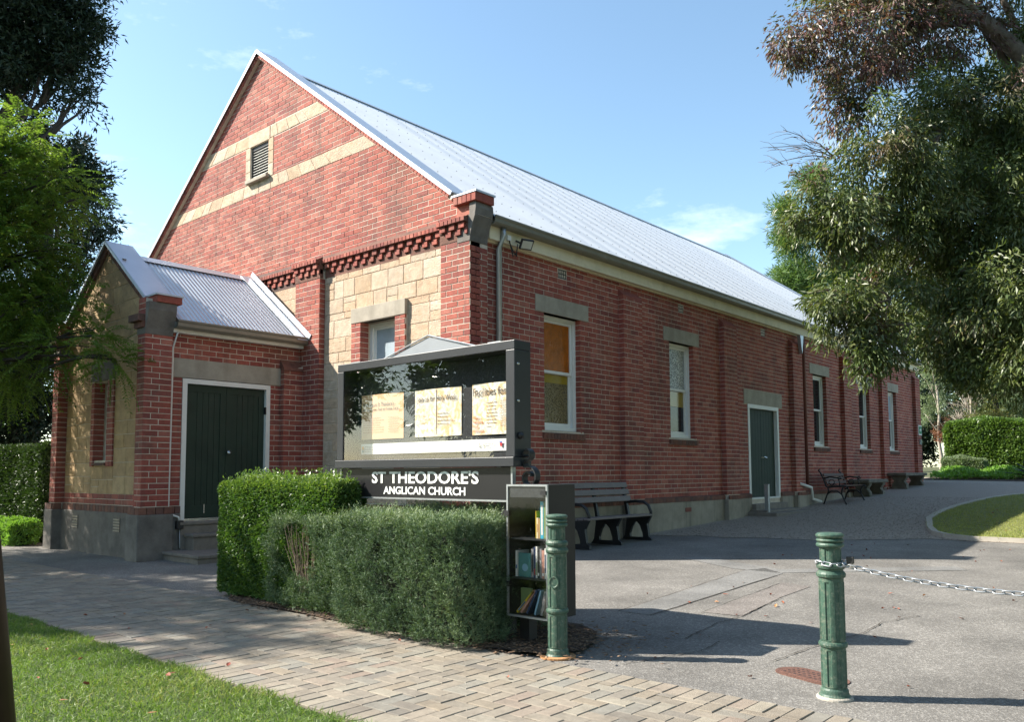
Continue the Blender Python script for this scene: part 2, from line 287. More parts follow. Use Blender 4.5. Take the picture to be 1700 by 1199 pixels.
def np_mesh(name, V, F, rnd, mats, parent=None):
    """V (n,3), F (m,k) all same k"""
    me = bpy.data.meshes.new(name); V = np.asarray(V, np.float32); F = np.asarray(F, np.int32); k = F.shape[1]
    me.vertices.add(len(V)); me.vertices.foreach_set('co', V.ravel()); me.loops.add(F.size); me.loops.foreach_set('vertex_index', F.ravel())
    me.polygons.add(len(F)); me.polygons.foreach_set('loop_start', np.arange(0, F.size, k, dtype=np.int32))
    try: me.polygons.foreach_set('loop_total', np.full(len(F), k, np.int32))
    except Exception: pass
    at = me.attributes.new('rnd', 'FLOAT', 'FACE'); at.data.foreach_set('value', np.asarray(rnd, np.float32)); me.update(calc_edges=True)
    return link(name, me, parent, mats)
def unit(a): return a / np.maximum(np.linalg.norm(a, axis=1, keepdims=True), 1e-9)
def leaves(name, P, D, L, W, mats, parent=None, N=None, rnd=None, bend=.25):
    """one folded diamond (4 verts, 1 quad -> 2 tris) per leaf"""
    n = len(P); D = unit(D); L = np.broadcast_to(np.asarray(L, float), (n,))[:, None]; W = np.broadcast_to(np.asarray(W, float), (n,))[:, None]
    if N is None: N = rng.normal(size=(n, 3))
    S = unit(np.cross(D, N)); U = np.cross(S, D)
    V = np.stack([P, P + D * L * .45 + S * W * .5 + U * L * bend * .25, P + D * L - U * L * bend * .4, P + D * L * .45 - S * W * .5 + U * L * bend * .25], 1).reshape(-1, 3)
    F = np.arange(4 * n).reshape(n, 4)
    return np_mesh(name, V, F, rng.random(n) if rnd is None else rnd, mats, parent)

# ------------------------------------------------------------------ ground
XC = -5.63
def sheet(name, x0, x1, y0, y1, dz, m, parent=None, kind='structure', nx=1, poly=None):
    ys = sorted(set([y0, y1] + [y for y in PY if y0 < y < y1] + list(np.linspace(y0, y1, 9))))
    mb = MB()
    for a, b in zip(ys[:-1], ys[1:]): mb.add([(x0, a, gz(a) + dz), (x1, a, gz(a) + dz), (x1, b, gz(b) + dz), (x0, b, gz(b) + dz)], [(0, 1, 2, 3)])
    o = mb.build(name, M[m], parent, fix=False)
    if kind: tag(o, kind=kind)
    return o
def poly_sheet(name, pts, dz, m, parent=None, kind='structure'):
    bm = bmesh.new(); bm.faces.new([bm.verts.new((x, y, 0)) for x, y in pts])
    for y in PY:
        if min(p[1] for p in pts) < y < max(p[1] for p in pts): bmesh.ops.bisect_plane(bm, geom=bm.verts[:] + bm.edges[:] + bm.faces[:], plane_co=(0, y, 0), plane_no=(0, 1, 0))
    bmesh.ops.triangulate(bm, faces=bm.faces)
    for v in bm.verts: v.co.z = gz(v.co.y) + dz
    bmesh.ops.recalc_face_normals(bm, faces=bm.faces)
    for f in bm.faces:
        if f.normal.z < 0: f.normal_flip()
    me = bpy.data.meshes.new(name); bm.to_mesh(me); bm.free(); o = link(name, me, parent, M[m])
    if kind: tag(o, kind=kind)
    return o
sheet('ground', -400, 400, -300, 600, -.012, 'earth')
sheet('road', -60, 60, -15, -8.9, -.006, 'road')
sheet('driveway', -12.5, 14, -3.9, 5.96, 0, 'asphalt')
GP_EDGE = [(-.4, 4.4), (.5, 4.55), (.9, 4.85), (1.4, 4.75), (2.0, 5.0), (2.9, 5.05), (3.6, 5.5), (4.3, 5.98), (4.9, 5.92), (14, 5.92), (14, 26), (-3, 26), (-3, 4.4)]
poly_sheet('gravel_path', GP_EDGE, .006, 'gravelbed')
for nm, pts, m in (('asphalt_patch', [(3.77, -1.93), (4.09, -1.93), (3.97, 1.18), (3.6, 1.5), (3.49, 1.22)], 'patch'), ('asphalt_patch', [(4.40, -1.54), (4.75, -1.52), (4.62, -.4), (4.6, .4), (4.25, .52)], 'patch2'), ('asphalt_patch', [(2.2, 1.9), (3.3, 1.25), (3.9, 1.18), (5.6, 2.6), (5.4, 2.9), (3.8, 1.5), (2.4, 2.15)], 'patch')):
    poly_sheet(nm, pts, .004, m)
for pts in ([(3.765, -1.95), (3.49, 1.25)], [(4.095, -1.95), (3.975, 1.2)], [(4.395, -1.6), (4.245, .55)], [(4.755, -1.55), (4.63, -.35)], [(5.62, -2.9), (5.66, -2.3), (5.8, -1.6), (5.78, -1.1), (5.95, -.6)], [(4.8, -2.6), (4.72, -1.9), (4.75, -1.5)], [(4.9, -3.6), (5.1, -2.9), (5.05, -2.5)]):
    mb = MB(); q = []
    for (xa, ya), (xb, yb) in zip(pts[:-1], pts[1:]):
        for t in np.linspace(0, 1, 14)[:-1]: q.append((xa + (xb - xa) * t + random.uniform(-.008, .008), ya + (yb - ya) * t))
    for (xa, ya), (xb, yb) in zip(q[:-1], q[1:]):
        w = random.uniform(.002, .006); mb.add([(xa - w, ya, gz(ya) + .0075), (xa + w, ya, gz(ya) + .0075), (xb + w, yb, gz(yb) + .0075), (xb - w, yb, gz(yb) + .0075)], [(0, 1, 2, 3)])
    tag(mb.build('asphalt_crack', M['joint'], fix=False), kind='structure')

# footpath: bed + pavers (herringbone between two header rows)
PATH0, PATH1 = -5.565, -3.9
fp = sheet('footpath', -16, 9.5, PATH0, PATH1, -.03 + .034, 'joint')
pav = []
def clip_add(x0, x1, y0, y1, ya, yb):
    y0, y1 = max(y0, ya), min(y1, yb)
    if y1 - y0 > .02: pav.append((x0, x1, y0, y1))
for i in range(int(25.4 / .1)):
    x = -16 + i * .1
    for ya in (PATH0, PATH1 - .2):
        pav.append((x, x + .1, ya, ya + .2))
A0, A1 = PATH0 + .2, PATH1 - .2
for i in range(0, 256):
    for j in range(-2, 14):
        k = (i - j) % 4; x, y = -16 + i * .1, A0 + j * .1
        if k == 0: clip_add(x, x + .2, y, y + .1, A0, A1)
        elif k == 3: clip_add(x, x + .1, y, y + .2, A0, A1)
def px_size(c, w, h, nrm):
    x, y, z = proj(c)
    if not (-5 < x < 1705 and -5 < y < 1204): return 0
    v = (CAM - Vector(c)).normalized(); f = abs(v.dot(Vector(nrm)))
    return w * h * f / (z * z) * FOC * FOC
pav = [(p, px_size(((p[0] + p[1]) / 2, (p[2] + p[3]) / 2, .01), p[1] - p[0], p[3] - p[2], (0, 0, 1))) for p in pav]
pav.sort(key=lambda t: -t[1])
pm = {}
rest = MB()
for i, (p, s) in enumerate(pav):
    w, h = p[1] - p[0], p[3] - p[2]; cx, cy = (p[0] + p[1]) / 2, (p[2] + p[3]) / 2; z = .022 + random.uniform(-.0025, .002); g = .0022
    if i < 300:
        key = (round(w, 3), round(h, 3))
        if key not in pm:
            mb = MB(); a, b = w / 2 - g, h / 2 - g; c = .004
            mb.add([(-a, -b, -.03), (a, -b, -.03), (a, b, -.03), (-a, b, -.03), (-a, -b, -c), (a, -b, -c), (a, b, -c), (-a, b, -c), (-a + c, -b + c, 0), (a - c, -b + c, 0), (a - c, b - c, 0), (-a + c, b - c, 0)],
                   [(0, 1, 5, 4), (1, 2, 6, 5), (2, 3, 7, 6), (3, 0, 4, 7), (4, 5, 9, 8), (5, 6, 10, 9), (6, 7, 11, 10), (7, 4, 8, 11), (8, 9, 10, 11)])
            pm[key] = mb.mesh('paver'); pm[key].materials.append(M['paver'])
        o = link('paver', pm[key], fp); o.location = (cx, cy, z); o.rotation_euler = (random.gauss(0, .006), random.gauss(0, .006), random.gauss(0, .006))
    else:
        rest.rn = random.random(); rest.box(p[0] + g, p[1] - g, p[2] + g, p[3] - g, -.01, z)
tag(rest.build('paving', M['paver'], fp, fix=False), kind='stuff')

# lawns, kerb, garden bed
def wob(a, b, n, amp): return [(a[0] + (b[0] - a[0]) * t + random.uniform(-amp, amp), a[1] + (b[1] - a[1]) * t + random.uniform(-amp, amp)) for t in np.linspace(0, 1, n)]
lawn_edge = wob((9.5, -5.60), (-16, -5.60), 60, .035)
poly_sheet('verge_lawn', lawn_edge + [(-16, -8.7), (9.5, -8.7)], .02, 'turf')
LR = [(4.9, 5.98), (4.45, 6.25), (4.2, 6.6), (3.95, 7.3), (3.78, 7.95), (3.5, 9.0), (3.38, 9.9), (3.27, 11), (3.22, 12.2), (3.28, 13.6), (3.4, 14.9), (3.62, 15.8), (3.95, 16.5), (4.6, 17.3), (6, 18), (14, 18), (14, 5.98)]
poly_sheet('garden_lawn', LR, .05, 'dryturf')
mb = MB()
for (xa, ya), (xb, yb) in zip([(14, 5.94)] + LR[:15], LR[:16]):
    d = Vector((xb - xa, yb - ya, 0)); L = d.length; d.normalize(); nrm = Vector((d.y, -d.x, 0)) * -1
    n = max(1, int(L / .9))
    for i in range(n):
        a = Vector((xa, ya, 0)) + d * (L * i / n + .004); b = Vector((xa, ya, 0)) + d * (L * (i + 1) / n - .004)
        mb.add([(a.x, a.y, gz(a.y)), (b.x, b.y, gz(b.y)), (b.x - nrm.x * .11, b.y - nrm.y * .11, gz(b.y)), (a.x - nrm.x * .11, a.y - nrm.y * .11, gz(a.y)),
                (a.x, a.y, gz(a.y) + .075), (b.x, b.y, gz(b.y) + .075), (b.x - nrm.x * .1, b.y - nrm.y * .1, gz(b.y) + .07), (a.x - nrm.x * .1, a.y - nrm.y * .1, gz(a.y) + .07)],
               [(0, 3, 2, 1), (4, 5, 6, 7), (0, 1, 5, 4), (1, 2, 6, 5), (2, 3, 7, 6), (3, 0, 4, 7)])
tag(mb.build('kerb', M['concrete']), kind='structure')
BED = [(.45, -3.9), (.2, -3.72), (-.2, -3.5), (-.4, -2.9), (1.2, -2.75), (3.9, -2.72), (4.2, -2.9), (4.42, -3.25), (4.5, -3.55), (4.35, -3.8), (4.0, -3.86)] + wob((3.9, -3.9), (.6, -3.9), 14, .03)
poly_sheet('garden_bed', BED, .03, 'soil')

# ------------------------------------------------------------------ church
ch = empty('church', (XC, 10, 0), 'red brick gabled church hall with sandstone bands, steep zinc roof and front porch', 'church')
BR = []      # bricks: (center, a, z, n, w, h, kind)
PITCH = .0869
def bricks(axis, plane, sgn, zc, ivals, off=0, kind='brick', proud=0, holes=()):
    """axis 'y': wall plane y=plane facing -y ; axis 'x': wall plane x=plane facing +x. Bricks are cut to the holes (a0, a1, z0, z1)."""
    bh = PITCH - .010
    def lay(k, zl, zh, a0, a1):
        if a1 - a0 < .02 or zh - zl < .018: return
        sh = 0 if (k % 2 == 0) else .12
        a = off + sh + math.floor((a0 - off - sh) / .24) * .24; ps = []
        while a < a1 - .005:
            l = max(a + .005, a0); r = min(a + .235, a1)
            if r - l > .004: ps.append([l, r])
            a += .24
        if len(ps) > 1 and ps[0][1] - ps[0][0] < .07: ps[1][0] = ps[0][0]; ps.pop(0)
        if len(ps) > 1 and ps[-1][1] - ps[-1][0] < .07: ps[-2][1] = ps[-1][1]; ps.pop()
        for l, r in ps:
            c = (l + r) / 2; z = (zl + zh) / 2
            if axis == 'y': BR.append((Vector((c, plane - proud, z)), Vector((1, 0, 0)), Vector((0, 0, 1)), Vector((0, -1, 0)), r - l, zh - zl, kind))
            else: BR.append((Vector((plane + sgn * proud, c, z)), Vector((0, 1, 0)), Vector((0, 0, 1)), Vector((sgn, 0, 0)), r - l, zh - zl, kind))
    for k, z in zc:
        zl, zh = z - bh / 2, z + bh / 2; iv = ivals(z)
        hs = [h for h in holes if h[2] < zh - .003 and h[3] > zl + .003]
        for a0, a1 in sub(iv, [(h[0], h[1]) for h in hs]): lay(k, zl, zh, a0, a1)
        for h in hs:
            others = [(q[0], q[1]) for q in hs if q is not h]
            for a0, a1 in iv:
                for b0, b1 in sub([(max(a0, h[0]), min(a1, h[1]))], others):
                    if b1 <= b0: continue
                    if h[2] > zl + .018: lay(k, zl, h[2] - .004, b0, b1)
                    if h[3] < zh - .018: lay(k, h[3] + .004, zh, b0, b1)
def courses(z0, z1, base=.79):
    k0 = math.ceil((z0 - base) / PITCH - .35); out = []; k = k0
    while base + k * PITCH + .05 <= z1: out.append((k, base + (k + .5) * PITCH)); k += 1
    return out
def header_row(axis, plane, a0, a1, z0, z1, sgn=1, kind='brick', w=.076, j=.010):
    n = max(1, round((a1 - a0) / (w + j))); st = (a1 - a0) / n
    for i in range(n):
        c = a0 + st * (i + .5)
        if axis == 'y': BR.append((Vector((c, plane, (z0 + z1) / 2)), Vector((1, 0, 0)), Vector((0, 0, 1)), Vector((0, -1, 0)), st - j, z1 - z0, kind))
        else: BR.append((Vector((plane, c, (z0 + z1) / 2)), Vector((0, 1, 0)), Vector((0, 0, 1)), Vector((sgn, 0, 0)), st - j, z1 - z0, kind))
def cells(mb, a0, a1, z0, z1, holes, axis, d0, d1):
    As = sorted(set([a0, a1] + [h[i] for h in holes for i in (0, 1) if a0 < h[i] < a1])); Zs = sorted(set([z0, z1] + [h[i] for h in holes for i in (2, 3) if z0 < h[i] < z1]))
    for a, b in zip(As[:-1], As[1:]):
        for c, d in zip(Zs[:-1], Zs[1:]):
            m, n = (a + b) / 2, (c + d) / 2
            if any(h[0] < m < h[1] and h[2] < n < h[3] for h in holes): continue
            mb.prism([(a, c), (b, c), (b, d), (a, d)], axis, d0, d1)
def sub(iv, holes):
    out = list(iv)
    for h0, h1 in holes:
        nx = []
        for a, b in out:
            if h1 <= a or h0 >= b: nx.append((a, b)); continue
            if a < h0: nx.append((a, h0))
            if h1 < b: nx.append((h1, b))
        out = nx
    return out
RM = .004      # mortar recess
# --- side wall (plane x=-.11, piers to x=0)
SX = -.11; SY1 = 22.2
WINS = [(1.80, 2.758), (5.66, 6.60), (12.90, 13.83), (16.36, 17.30), (18.98, 19.92)]; WZ0, WZ1 = 1.94, 3.82
DOOR = (9.02, 10.66, .66, 2.80)
PIERS = [(0, .367), (3.914, 4.53), (7.736, 8.344), (11.373, 11.96), (14.87, 15.42), (18.16, 18.72), (21.72, 22.25)]
holes = [(a, b, WZ0, WZ1) for a, b in WINS] + [DOOR]
mb = MB(); cells(mb, .2, SY1, 0, 4.72, holes, 'x', SX - RM, SX - .36)
for i, (a, b) in enumerate(PIERS):
    if i == 0: continue
    mb.prism([(a + RM, .6), (b - RM, .6), (b - RM, 4.43), (a + RM, 4.43)], 'x', SX - .2, -RM)
mb.build('side_wall', M['mortar'], ch)
LINT = [(a - .22, b + .23, 3.82, 4.09) for a, b in WINS] + [(8.84, 10.88, 2.80, 3.13)]
VENT = [(2.17, 2.405, 4.445, 4.60), (6.03, 6.235, 4.445, 4.60), (9.82, 10.04, 4.435, 4.59)]
SILL = [(a - .06, b + .08, WZ0 - .13, WZ0) for a, b in WINS]
bricks('x', SX, 1, courses(.79, 4.74), lambda z: sub([(.367, SY1)], PIERS[1:] if z < 4.52 else []), .367 - .005, holes=holes + LINT + VENT + SILL)
for a, b in PIERS[1:]:
    bricks('x', 0, 1, courses(.79, 4.45), lambda z, a=a, b=b: [(a, b)], a - .005)
    bricks('y', a, 1, courses(.79, 4.45), lambda z: [(SX, 0)], SX - .005)
    q = MB(); q.rn = random.random(); q.prism([(-.002, 4.40), (-.002, 4.44), (SX - .01, 4.56), (SX - .03, 4.40)], 'y', a + .003, b - .003); q.build('pier_cap', M['brick'], ch)
# dark splayed course over the rendered plinth
for a, b in [(.367, 3.914), (4.53, 7.736), (8.344, 9.02), (10.66, 11.373), (11.96, 14.87), (15.42, 18.16), (18.72, 21.72)]: header_row('x', -.045, a, b, .70, .785, kind='dark_brick', w=.105)
for a, b in PIERS[1:]: header_row('x', .06, a, b, .70, .785, kind='dark_brick', w=.105)
mb = MB()
for a, b in [(.42, 9.02), (10.66, SY1)]: mb.box(-.3, -.05, a, b, -.1, .70)
for a, b in PIERS[1:]: mb.box(-.2, .055, a - .05, b + .05, -.1, .70)
mb.build('plinth', M['render'], ch, bevel=.012)
for a, b in [(.367, 9.02), (10.66, SY1)]:
    mb = MB(); mb.prism([(-.048, .70), (-.048, .785), (SX, .80), (SX - .1, .80), (SX - .1, .70)], 'y', a, b); mb.build('plinth_capping', M['dark_brick'], ch)
# lintels, sills, vents
for a, b, c, d in LINT:
    mb = MB(); mb.box(SX - .2, SX + .012, a, b, c, d); mb.build('lintel', M['lintel'], ch, bevel=.006)
for a, b, c, d in SILL:
    n = max(1, round((b - a) / .086)); mb = MB()
    for i in range(n):
        y0 = a + (b - a) * i / n + .005; y1 = a + (b - a) * (i + 1) / n - .005; mb.rn = random.random() + .01
        mb.prism([(SX + .035, c), (SX + .045, c + .085), (SX - .12, d), (SX - .2, d), (SX - .2, c)], 'y', y0, y1)
    mb.build('window_sill', M['dark_brick'], ch)
for a, b, c, d in VENT:
    v = MB(); v.box(SX - .1, SX - .03, a, b, c, d); v = v.build('wall_vent', M['black'], ch)
    mb = MB()
    for i in range(4):
        y = a + (b - a) * (i + .5) / 4; mb.box(SX - .03, SX - .004, y - .012, y + .012, c + .008, d - .008)
    for t in (c + .012, (c + d) / 2, d - .012): mb.box(SX - .03, SX - .002, a + .008, b - .008, t - .008, t + .008)
    mb.build('vent_grille', M['charcoal'], v)
mb = MB(); mb.box(-.07, -.043, 6.05, 6.28, .50, .58); mb.build('air_brick', M['brick'], ch)
# windows on the side wall
def sash(axis, plane, sg, a0, a1, z0, z1, panes, parent=ch):
    """panes = (top material, [lower materials bottom..top with fraction])"""
    f = MB(); fw = .065
    def bx(m, u0, u1, w0, w1, d0, d1):
        if axis == 'x': m.box(min(plane + sg * d0, plane + sg * d1), max(plane + sg * d0, plane + sg * d1), u0, u1, w0, w1)
        else: m.box(u0, u1, min(plane - d0, plane - d1), max(plane - d0, plane - d1), w0, w1)
    bx(f, a0, a0 + fw, z0, z1, -.1, 0); bx(f, a1 - fw, a1, z0, z1, -.1, 0); bx(f, a0 + fw, a1 - fw, z1 - .06, z1, -.1, 0); bx(f, a0 + fw, a1 - fw, z0, z0 + .05, -.1, .012)
    if axis == 'x': bx(f, a1 - .02, a1 + .0, z0, z1, .001, .012)
    w = f.build('window', M['white'], parent); zm = (z0 + z1) / 2 + .02
    s = MB(); sw = .05
    for lo, hi, d in ((zm - .02, z1 - .06, -.028), (z0 + .05, zm + .02, -.062)):
        bx(s, a0 + fw, a0 + fw + sw, lo, hi, d - .03, d); bx(s, a1 - fw - sw, a1 - fw, lo, hi, d - .03, d); bx(s, a0 + fw + sw, a1 - fw - sw, lo, lo + (.075 if d < -.05 else .045), d - .03, d); bx(s, a0 + fw + sw, a1 - fw - sw, hi - .045, hi, d - .03, d)
    s.build('sash', M['white'], w)
    g0, g1 = a0 + fw + sw, a1 - fw - sw
    p = MB(); bx(p, g0, g1, zm + .025, z1 - .105, -.05, -.044); p.build('pane', M[panes[0]], w)
    h0, h1 = z0 + .125, zm - .025; t = h0
    for m, fr in panes[1]:
        p = MB(); bx(p, g0, g1, t, t + (h1 - h0) * fr - .004, -.085, -.079); p.build('pane', M[m], w); t += (h1 - h0) * fr
PN = [('amber', [('pat_brown', .82), ('yellow', .18)]), ('pat_grey', [('darkpane', .62), ('yellow', .38)]), ('darkpane', [('darkpane', 1)]), ('darkpane', [('darkpane', 1)]), ('frost', [('darkpane', 1)])]
for (a, b), pn in zip(WINS, PN): sash('x', SX - .11, 1, a + .0, b - .0, WZ0 + .012, WZ1 - .004, pn)
for a, b in WINS: bricks('y', b - .004, 1, courses(WZ0, WZ1), lambda z: [(SX - .11, SX)], SX - .11)
# the wall behind windows is closed off
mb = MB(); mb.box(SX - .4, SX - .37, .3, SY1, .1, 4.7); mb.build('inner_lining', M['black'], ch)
# side door
y0, y1, z0, z1 = DOOR
dr = MB()
for a, b in ((y0, y0 + .085), (y1 - .085, y1)): dr.box(SX - .16, SX + .012, a, b, z0, z1)
dr.box(SX - .16, SX + .012, y0 + .085, y1 - .085, z1 - .085, z1); dr.box(SX - .16, SX + .02, y0 + .085, y1 - .085, z0, z0 + .035); d = dr.build('door', M['white'], ch)
mid = (y0 + y1) / 2
for a, b in ((y0 + .088, mid - .004), (mid + .004, y1 - .088)):
    q = MB(); n = 5
    for i in range(n): q.box(SX - .13, SX - .075, a + (b - a) * i / n + .003, a + (b - a) * (i + 1) / n - .003, z0 + .04, z1 - .09)
    q.box(SX - .14, SX - .10, a, b, z0 + .04, z1 - .09); q.build('door_leaf', M['door'], d)
q = MB(); q.tube([(SX - .07, mid + .05, 1.62), (SX - .03, mid + .05, 1.62), (SX - .02, mid + .17, 1.60)], .016); q.lathe([(.045, 0), (.045, .01)], (SX - .08, mid + .05, 1.6), 12); q.build('door_handle', M['steel'], d)
for k in range(3):
    q = MB(); g = gz(9.8); q.box(-.1, .05 + .28 * k, 9.0 - .1 * k, 10.75 + .1 * k, g - .1, z0 - .1 - .13 * k if k < 2 else g + .05); q.build('step', M['bluestone'], ch, bevel=.01)
# fascia, gutter, downpipe
mb = MB(); mb.box(-.3, .01, .40, 22.0, 4.70, 4.90); mb.build('fascia', M['cream'], ch)
mb = MB(); mb.box(-.3, -.06, .40, 22.0, 4.672, 4.698); mb.build('soffit_mould', M['cream'], ch)
def gutter_prof(x, z): return [(x + .0, z), (x + .10, z), (x + .125, z + .03), (x + .13, z + .08), (x + .145, z + .10), (x + .145, z + .125), (x + .12, z + .125), (x + .11, z + .03), (x + .01, z + .02), (x, z + .11)]
mb = MB(); mb.prism(gutter_prof(.013, 4.895), 'y', .385, 22.1); mb.build('gutter', M['gutter'], ch)
mb = MB(); mb.tube([(.05, .66, 4.90), (.05, .66, 4.8), (-.04, .66, 4.6), (-.04, .66, .05)], .045, 12); mb.build('downpipe', M['galv'], ch, True)
mb = MB(); mb.tube([(-.05, 12.18, 4.88), (-.05, 12.18, 4.3), (-.05, 12.18, .95)], .042, 10); mb.build('downpipe', mat('brick red pipe paint', (.17, .06, .045), .6), ch, True)
mb = MB(); mb.tube([(.0, 11.6, .98), (.10, 12.05, .88), (.10, 12.1, .60), (.16, 12.5, .52)], .035, 10); mb.build('drain_pipe', M['white'], ch, True)
# main roof: corrugated sheets lying across, hip at the far end
RX, RZ = .10, 5.02; RIDGE = 9.22; SL = (RIDGE - RZ) / (RX - XC); RY0, RYR, RY1 = .30, 19.2, 22.15
def corrugated(mb, ya, yb, fx, pitch=.076, amp=.009, xa=RX, za=RZ, xb=XC, zb=RIDGE, sub_=4):
    n = max(2, int((yb - ya) / (pitch / sub_))); vs = []; fs = []
    nv = Vector((zb - za, 0, -(xb - xa))); nv.normalize()
    if nv.z < 0: nv = -nv
    for i in range(n + 1):
        y = ya + (yb - ya) * i / n; h = amp * math.cos(2 * math.pi * y / pitch)
        t1 = fx(y)
        vs += [(xa + nv.x * h, y, za + nv.z * h), (xa + (xb - xa) * t1 + nv.x * h, y, za + (zb - za) * t1 + nv.z * h)]
        if i: fs.append((2 * i - 2, 2 * i, 2 * i + 1, 2 * i - 1))
    mb.add(vs, fs)
hip = lambda y: 1 if y < RYR else max(0., 1 - (y - RYR) / (RY1 - RYR))
y = RY0
while y < RY1 - .01:
    e = min(y + .76, RY1); mb = MB(); corrugated(mb, y, e, hip); mb.build('roof_sheet', M['roof'], ch, fix=False); y = e
mb = MB(); mb.add([(XC - 5.73, RY0, RZ), (XC, RY0, RIDGE), (XC, RYR, RIDGE), (XC - 5.73, RY1, RZ)], [(0, 1, 2, 3)]); mb.add([(XC - 5.73, RY1, RZ), (XC, RYR, RIDGE), (RX, RY1, RZ)], [(0, 1, 2)]); mb.build('roof_sheet', M['roof'], ch)
mb = MB(); nv = Vector((-(RIDGE - RZ), 0, -(RX - XC))); nv = Vector((RIDGE - RZ, 0, RX - XC)).normalized()
for j in range(9):
    t = (j + .35) / 9; k = 0; yy = RY0 + .15
    while yy < RY1:
        if t < hip(yy) - .02:
            c = Vector((RX + (XC - RX) * t, round(yy / .076) * .076, RZ + (RIDGE - RZ) * t)) + nv * .009; u = Vector((0, 1, 0)); w = nv.cross(u); r = .014
            mb.add([c + u * r, c + w * r, c - u * r, c - w * r, c + nv * .012], [(0, 1, 4), (1, 2, 4), (2, 3, 4), (3, 0, 4)])
        yy += .228 + (.076 if k % 2 else 0); k += 1
tag(mb.build('roof_screws', M['charcoal'], ch), kind='stuff')
mb = MB(); mb.prism([(XC - .16, RIDGE - .08), (XC, RIDGE + .035), (XC + .16, RIDGE - .08), (XC + .155, RIDGE - .092), (XC, RIDGE + .02), (XC - .155, RIDGE - .092)], 'y', RY0, RYR + .1); mb.build('ridge_cap', M['flash'], ch)
mb = MB(); mb.tube([(XC, RYR, RIDGE + .02), (RX, RY1, RZ + .02)], .05, 6); mb.build('hip_cap', M['flash'], ch)
# end wall and low parapet stub
mb = MB(); mb.box(XC - 5.5, SX - .4, SY1 - .3, SY1, 0, 4.7); mb.build('rear_wall', M['mortar'], ch)
mb = MB(); mb.box(XC - 5.52, XC - 5.2, .3, SY1, 0, 4.95); mb.build('far_side_wall', M['mortar'], ch)

# --- front facade
GY = .05; PYL = .11; SLC = .757; GZ_AP = 9.30          # wall apex just under the coping
LB, LT, UB, UT = 6.59, 6.83, 7.575, 7.81
LV = (XC - .31, XC + .31, 6.88, 7.555)
def gable_x(z, off=0): return (GZ_AP - z) / SLC + off
mb = MB()
zb = 4.95; wl_ = gable_x(zb)
mb.prism([(XC - wl_, zb), (LV[0], zb), (LV[0], GZ_AP - SLC * .31), ], 'y', GY + RM, GY + .3)
mb.prism([(LV[1], zb), (XC + wl_, zb), (LV[1], GZ_AP - SLC * .31)], 'y', GY + RM, GY + .3)
mb.prism([(LV[0], zb), (LV[1], zb), (LV[1], LV[2]), (LV[0], LV[2])], 'y', GY + RM, GY + .3)
mb.prism([(LV[0], LV[3]), (LV[1], LV[3]), (LV[1], GZ_AP - SLC * .31), (XC, GZ_AP), (LV[0], GZ_AP - SLC * .31)], 'y', GY + RM, GY + .3)
FW = (-2.53, -1.68, 1.95, 3.72)
XL = 2 * XC
cells(mb, XL + .1, -.05, 0, zb, [FW], 'y', PYL + RM, PYL + .3)
IP = [(-4.293, -3.577), (XL + 3.577, XL + 4.293)]; CP = [(-.602, 0), (XL, XL + .602)]
for a, b in IP + CP: mb.prism([(a + RM, .5), (b - RM, .5), (b - RM, 4.75), (a + RM, 4.75)], 'y', RM, PYL + .1)
mb.prism([(.02, .5), (.367, .5), (.367, 4.6), (.02, 4.6)], 'x', -.3, -RM)
mb.build('gable_wall', M['mortar'], ch)
def gab_iv(z): return [(XC - gable_x(z) + .01, XC + gable_x(z) - .01)]
bricks('y', GY, 1, courses(4.96, 9.25, 4.955), gab_iv, .03, holes=[(-20, 20, LB, LT), (-20, 20, UB, UT), (LV[0] - .165, LV[1] + .165, LV[2] - .1, UT)])
for a, b in IP + CP: bricks('y', 0, 1, courses(.79, 4.66), lambda z, a=a, b=b: [(a, b)], a - .005)
for a, b in IP: bricks('x', b, 1, courses(.79, 4.66), lambda z: [(0, PYL)], -.005)
bricks('x', 0, 1, courses(.79, 4.57), lambda z: [(.01, .367)], .005 - .12)
for (a, b) in ((-2.765, -2.53), (-1.68, -1.44)):
    mb = MB(); mb.box(a + RM, b - RM, GY + RM, PYL + .05, 1.0, 3.72); mb.build('window_jamb', M['mortar'], ch)
    bricks('y', GY, 1, courses(1.0, 3.72), lambda z, a=a, b=b: [(a, b)], a - .005)
bricks('x', -2.526, 1, courses(1.9, 3.72), lambda z: [(GY, .22)], GY)
mb = MB(); mb.box(-2.77, -1.435, GY - .01, PYL + .1, 3.72, 3.965); mb.build('lintel', M['lintel'], ch, bevel=.006)
sash('y', .25, 1, FW[0] + .005, FW[1] - .005, FW[2], FW[3] - .01, ('frost', [('frost', 1)]))
# stones
def stone_obj(q, plane, n_out, m, depth=.05):
    """q = 4 (a,z) corners on the facade plane, facing -y"""
    c = (sum(p[0] for p in q) / 4, sum(p[1] for p in q) / 4); h = random.uniform(.002, .007); g = .007
    inn = [(p[0] + (c[0] - p[0]) * min(.45, g / max(.05, abs(c[0] - p[0]))) + random.uniform(-.006, .006), p[1] + (c[1] - p[1]) * min(.45, g / max(.05, abs(c[1] - p[1]))) + random.uniform(-.006, .006)) for p in q]
    mb = MB(); mb.rn = random.random() + .001
    mb.add([(p[0], plane + depth, p[1]) for p in q] + [(p[0], plane - .002, p[1]) for p in q] + [(p[0], plane - h, p[1]) for p in inn], [(i, (i + 1) % 4, 4 + (i + 1) % 4, 4 + i) for i in range(4)] + [(4 + i, 4 + (i + 1) % 4, 8 + (i + 1) % 4, 8 + i) for i in range(4)] + [(8, 9, 10, 11)])
    mb.build('stone', M[m], ch)
